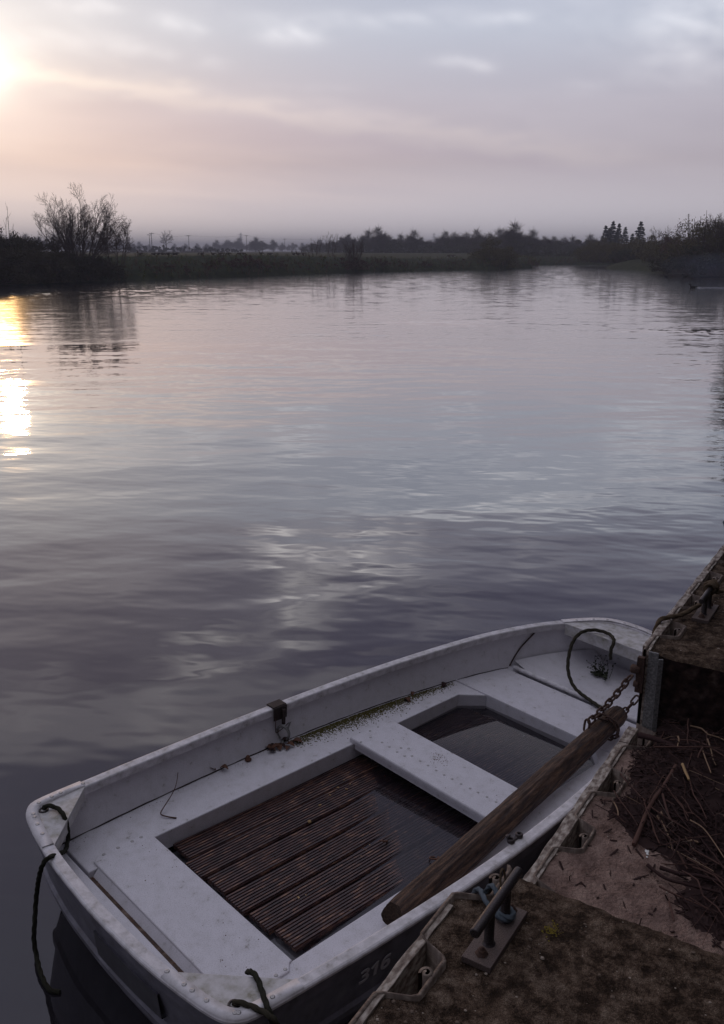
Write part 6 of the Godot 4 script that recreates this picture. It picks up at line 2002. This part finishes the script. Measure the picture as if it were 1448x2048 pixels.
func make_poles() -> void:
	var k := 0
	var tops := []
	for a in [[301, 420, 33], [305, 400, 36], [379, 470, 31], [494, 520, 31], [570, 620, 24], [862, 640, 22]]:
		var h: float = a[2] * a[1] / FOCAL
		var p := at_depth(a[0], 510, -a[1])
		var o := thing("utility_pole", "wooden utility pole with a crossarm in the hazy meadow", "pole", Transform3D(Basis(), Vector3(p.x, 1.9, -a[1])), "utility poles in the meadow")
		part(o, "shaft", single(func(st: SurfaceTool) -> void: rod(st, Vector3.ZERO, Vector3(0, h, 0), 0.16, 0.11, 8)), mats.pole_wood)
		part(o, "crossarm", single(func(st: SurfaceTool) -> void: box(st, Transform3D(Basis(), Vector3(0, h - 0.35, 0)), Vector3(1.9, 0.16, 0.14))), mats.pole_wood)
		for s in [-0.8, 0.0, 0.8]:
			part(o, "insulator", single(func(st: SurfaceTool) -> void: lathe(st, Transform3D(Basis(), Vector3(s, h - 0.27, 0)), [Vector2(0.05, 0), Vector2(0.09, 0.08), Vector2(0.05, 0.2), Vector2(0, 0.24)], 7)), mats.pole_wood)
		tops.append(Vector3(p.x, 1.9 + h - 0.1, -a[1]))
	for w in [[1, 2], [2, 3], [3, 4], [4, 5]]:
		var a: Vector3 = tops[w[0]]
		var b: Vector3 = tops[w[1]]
		var pts := []
		for i in 9:
			var t := i / 8.0
			pts.append(a.lerp(b, t) - Vector3(0, 2.2 * 4.0 * t * (1 - t) * 0.4, 0))
		tag(part(self, "power_line", single(func(st: SurfaceTool) -> void: tube(st, PackedVector3Array(pts), func(_t: float) -> float: return 0.035, 4)), mats.pole_wood), "sagging wire strung between two utility poles", "wire", "wires between the utility poles")
	for a in [[483, 1150, 34, "lattice pylon standing above the far trees beside the poles"], [867, 1000, 34, "lattice pylon rising behind the far tree line"]]:
		var h: float = a[2] * a[1] / FOCAL
		var p := at_depth(a[0], 510, -a[1])
		var o := thing("pylon", a[3], "pylon", Transform3D(Basis(), Vector3(p.x, 1.9, -a[1])))
		part(o, "lattice", single(func(st: SurfaceTool) -> void:
			var w := h * 0.10
			for sx in [-1.0, 1.0]:
				for sz in [-1.0, 1.0]:
					rod(st, Vector3(sx * w, 0, sz * w), Vector3(sx * w * 0.12, h, sz * w * 0.12), 0.16, 0.12, 4)
			for i in 7:
				var t := i / 7.0
				var t2 := (i + 1) / 7.0
				var wa := lerpf(w, w * 0.12, t)
				var wb := lerpf(w, w * 0.12, t2)
				for s in [-1.0, 1.0]:
					rod(st, Vector3(-wa, h * t, s * wa), Vector3(wb, h * t2, s * wb), 0.08, 0.08, 3)
					rod(st, Vector3(wa, h * t, s * wa), Vector3(-wb, h * t2, s * wb), 0.08, 0.08, 3)), mats.pylon_steel)
		for y in [0.62, 0.76, 0.90]:
			part(o, "arm", single(func(st: SurfaceTool) -> void:
				for s in [-1.0, 1.0]:
					rod(st, Vector3(0, h * y, 0), Vector3(s * h * 0.15, h * y, 0), 0.14, 0.08, 4)
					rod(st, Vector3(0, h * (y + 0.045), 0), Vector3(s * h * 0.15, h * y, 0), 0.10, 0.06, 4)), mats.pylon_steel)

func make_smoke() -> void:
	for a in [[1425, -84, 5.0, 2.6, 3.0, 0.030], [1380, -90, 6.0, 2.2, 3.0, 0.020]]:
		var p := at_depth(a[0], 540, a[1])
		var fv := FogVolume.new()
		fv.name = numbered("smoke")
		fv.shape = RenderingServer.FOG_VOLUME_SHAPE_ELLIPSOID
		fv.size = Vector3(a[2], a[3], a[4])
		var fm := FogMaterial.new()
		fm.resource_name = "smoke"
		fm.density = a[5] * 1.3
		fm.albedo = Color(0.62, 0.70, 0.86)
		fv.material = fm
		fv.position = Vector3(p.x, 1.0, a[1])
		add_child(fv, true)
		fv.set_meta("kind", "stuff")
		tag(fv, "thin blue smoke drifting low over the water by the right bank", "smoke", "smoke by the right bank")

# ------------------------------------------------------------------
func _ready() -> void:
	cam_basis = Basis(Vector3.RIGHT, -pitch)
	var cam := Camera3D.new()
	cam.name = "camera"
	cam.fov = rad_to_deg(2.0 * atan(1024.0 / FOCAL))
	cam.near = 0.05
	cam.far = 6000.0
	cam.transform = Transform3D(cam_basis, Vector3(0, EYE, 0))
	add_child(cam)
	cam.current = true
	sun_dir = px_ray(-50, 140)
	var env := Environment.new()
	env.background_mode = Environment.BG_SKY
	env.tonemap_mode = Environment.TONE_MAPPER_LINEAR
	env.tonemap_exposure = 1.0
	var sky := Sky.new()
	var pano := PanoramaSkyMaterial.new()
	pano.panorama = make_sky()
	sky.sky_material = pano
	env.sky = sky
	env.fog_enabled = true
	env.fog_density = 0.001
	env.fog_light_color = Color(0.93, 0.94, 1.0)
	env.volumetric_fog_enabled = true
	env.volumetric_fog_density = 0.0
	env.sdfgi_enabled = true
	env.ssao_enabled = true
	env.ssil_enabled = true
	var we := WorldEnvironment.new()
	we.name = "environment"
	we.environment = env
	add_child(we)
	var sun := DirectionalLight3D.new()
	sun.name = "sun"
	sun.light_energy = 0.07
	sun.light_angular_distance = 1.6
	sun.light_color = Color(1.0, 0.78, 0.52)
	sun.shadow_enabled = true
	add_child(sun)
	sun.look_at_from_position(sun_dir * 50.0, Vector3.ZERO, Vector3.UP)
	make_materials()
	# extra materials
	var water := mat("river", lin(0.018, 0.016, 0.020), 0.03)
	water.metallic_specular = 0.5
	water.clearcoat_enabled = true
	water.clearcoat = 0.75
	water.clearcoat_roughness = 0.03
	var reach: StandardMaterial3D = water.duplicate()
	reach.roughness = 0.13
	reach.clearcoat_roughness = 0.10
	mats["river_open"] = reach
	mat("river_plain", lin(0.018, 0.016, 0.020), 0.05)
	var pool := mat("pool", Color(lin(0.016, 0.012, 0.018), 0.48), 0.02)
	pool.transparency = BaseMaterial3D.TRANSPARENCY_ALPHA
	mat("twig_grey", lin(0.17, 0.13, 0.11), 0.85)
	mat("lichen", lin(0.20, 0.155, 0.03), 0.95)
	for k in 3:
		var d: StandardMaterial3D = mats.decking.duplicate()
		d.uv1_offset = Vector3(k * 0.31, k * 0.17, k * 0.43)
		mats["decking_%d" % k] = d
	var gut := noise_texture(33, 0.02, [[0.0, lin(0.025, 0.013, 0.009)], [0.5, lin(0.07, 0.04, 0.026)], [0.7, lin(0.14, 0.095, 0.07)], [1.0, lin(0.28, 0.24, 0.22)]], 512, 6)
	grained("gutter", gut, 0.7, Vector3(2.0, 2.0, 2.0))
	# frames of the boat (trimmed a little by the bow and to starboard) and of the quay
	var A := 0.8099
	var r := Vector3(cos(A), 0, sin(A))
	var a := Vector3(sin(A), 0, -cos(A))
	boat_frame = Transform3D(Basis((r - Vector3.UP * 0.0275).normalized(), (Vector3.UP + r * 0.0275 + a * 0.0226).normalized(), -(a - Vector3.UP * 0.0226).normalized()).orthonormalized(), Vector3(-0.8968, 0.0226 * 1.3, -2.3594))
	var t := Vector3(0.536, 0, -0.844).normalized()
	quay_frame = Transform3D(Basis(Vector3(-t.z, 0, t.x), Vector3.UP, -t), Vector3(-0.026, 0, -1.556))
	make_river()
	make_land()
	make_quay()
	make_boat()
	make_boat_contents()
	make_trees()
	make_birds()
	make_poles()
	make_smoke()
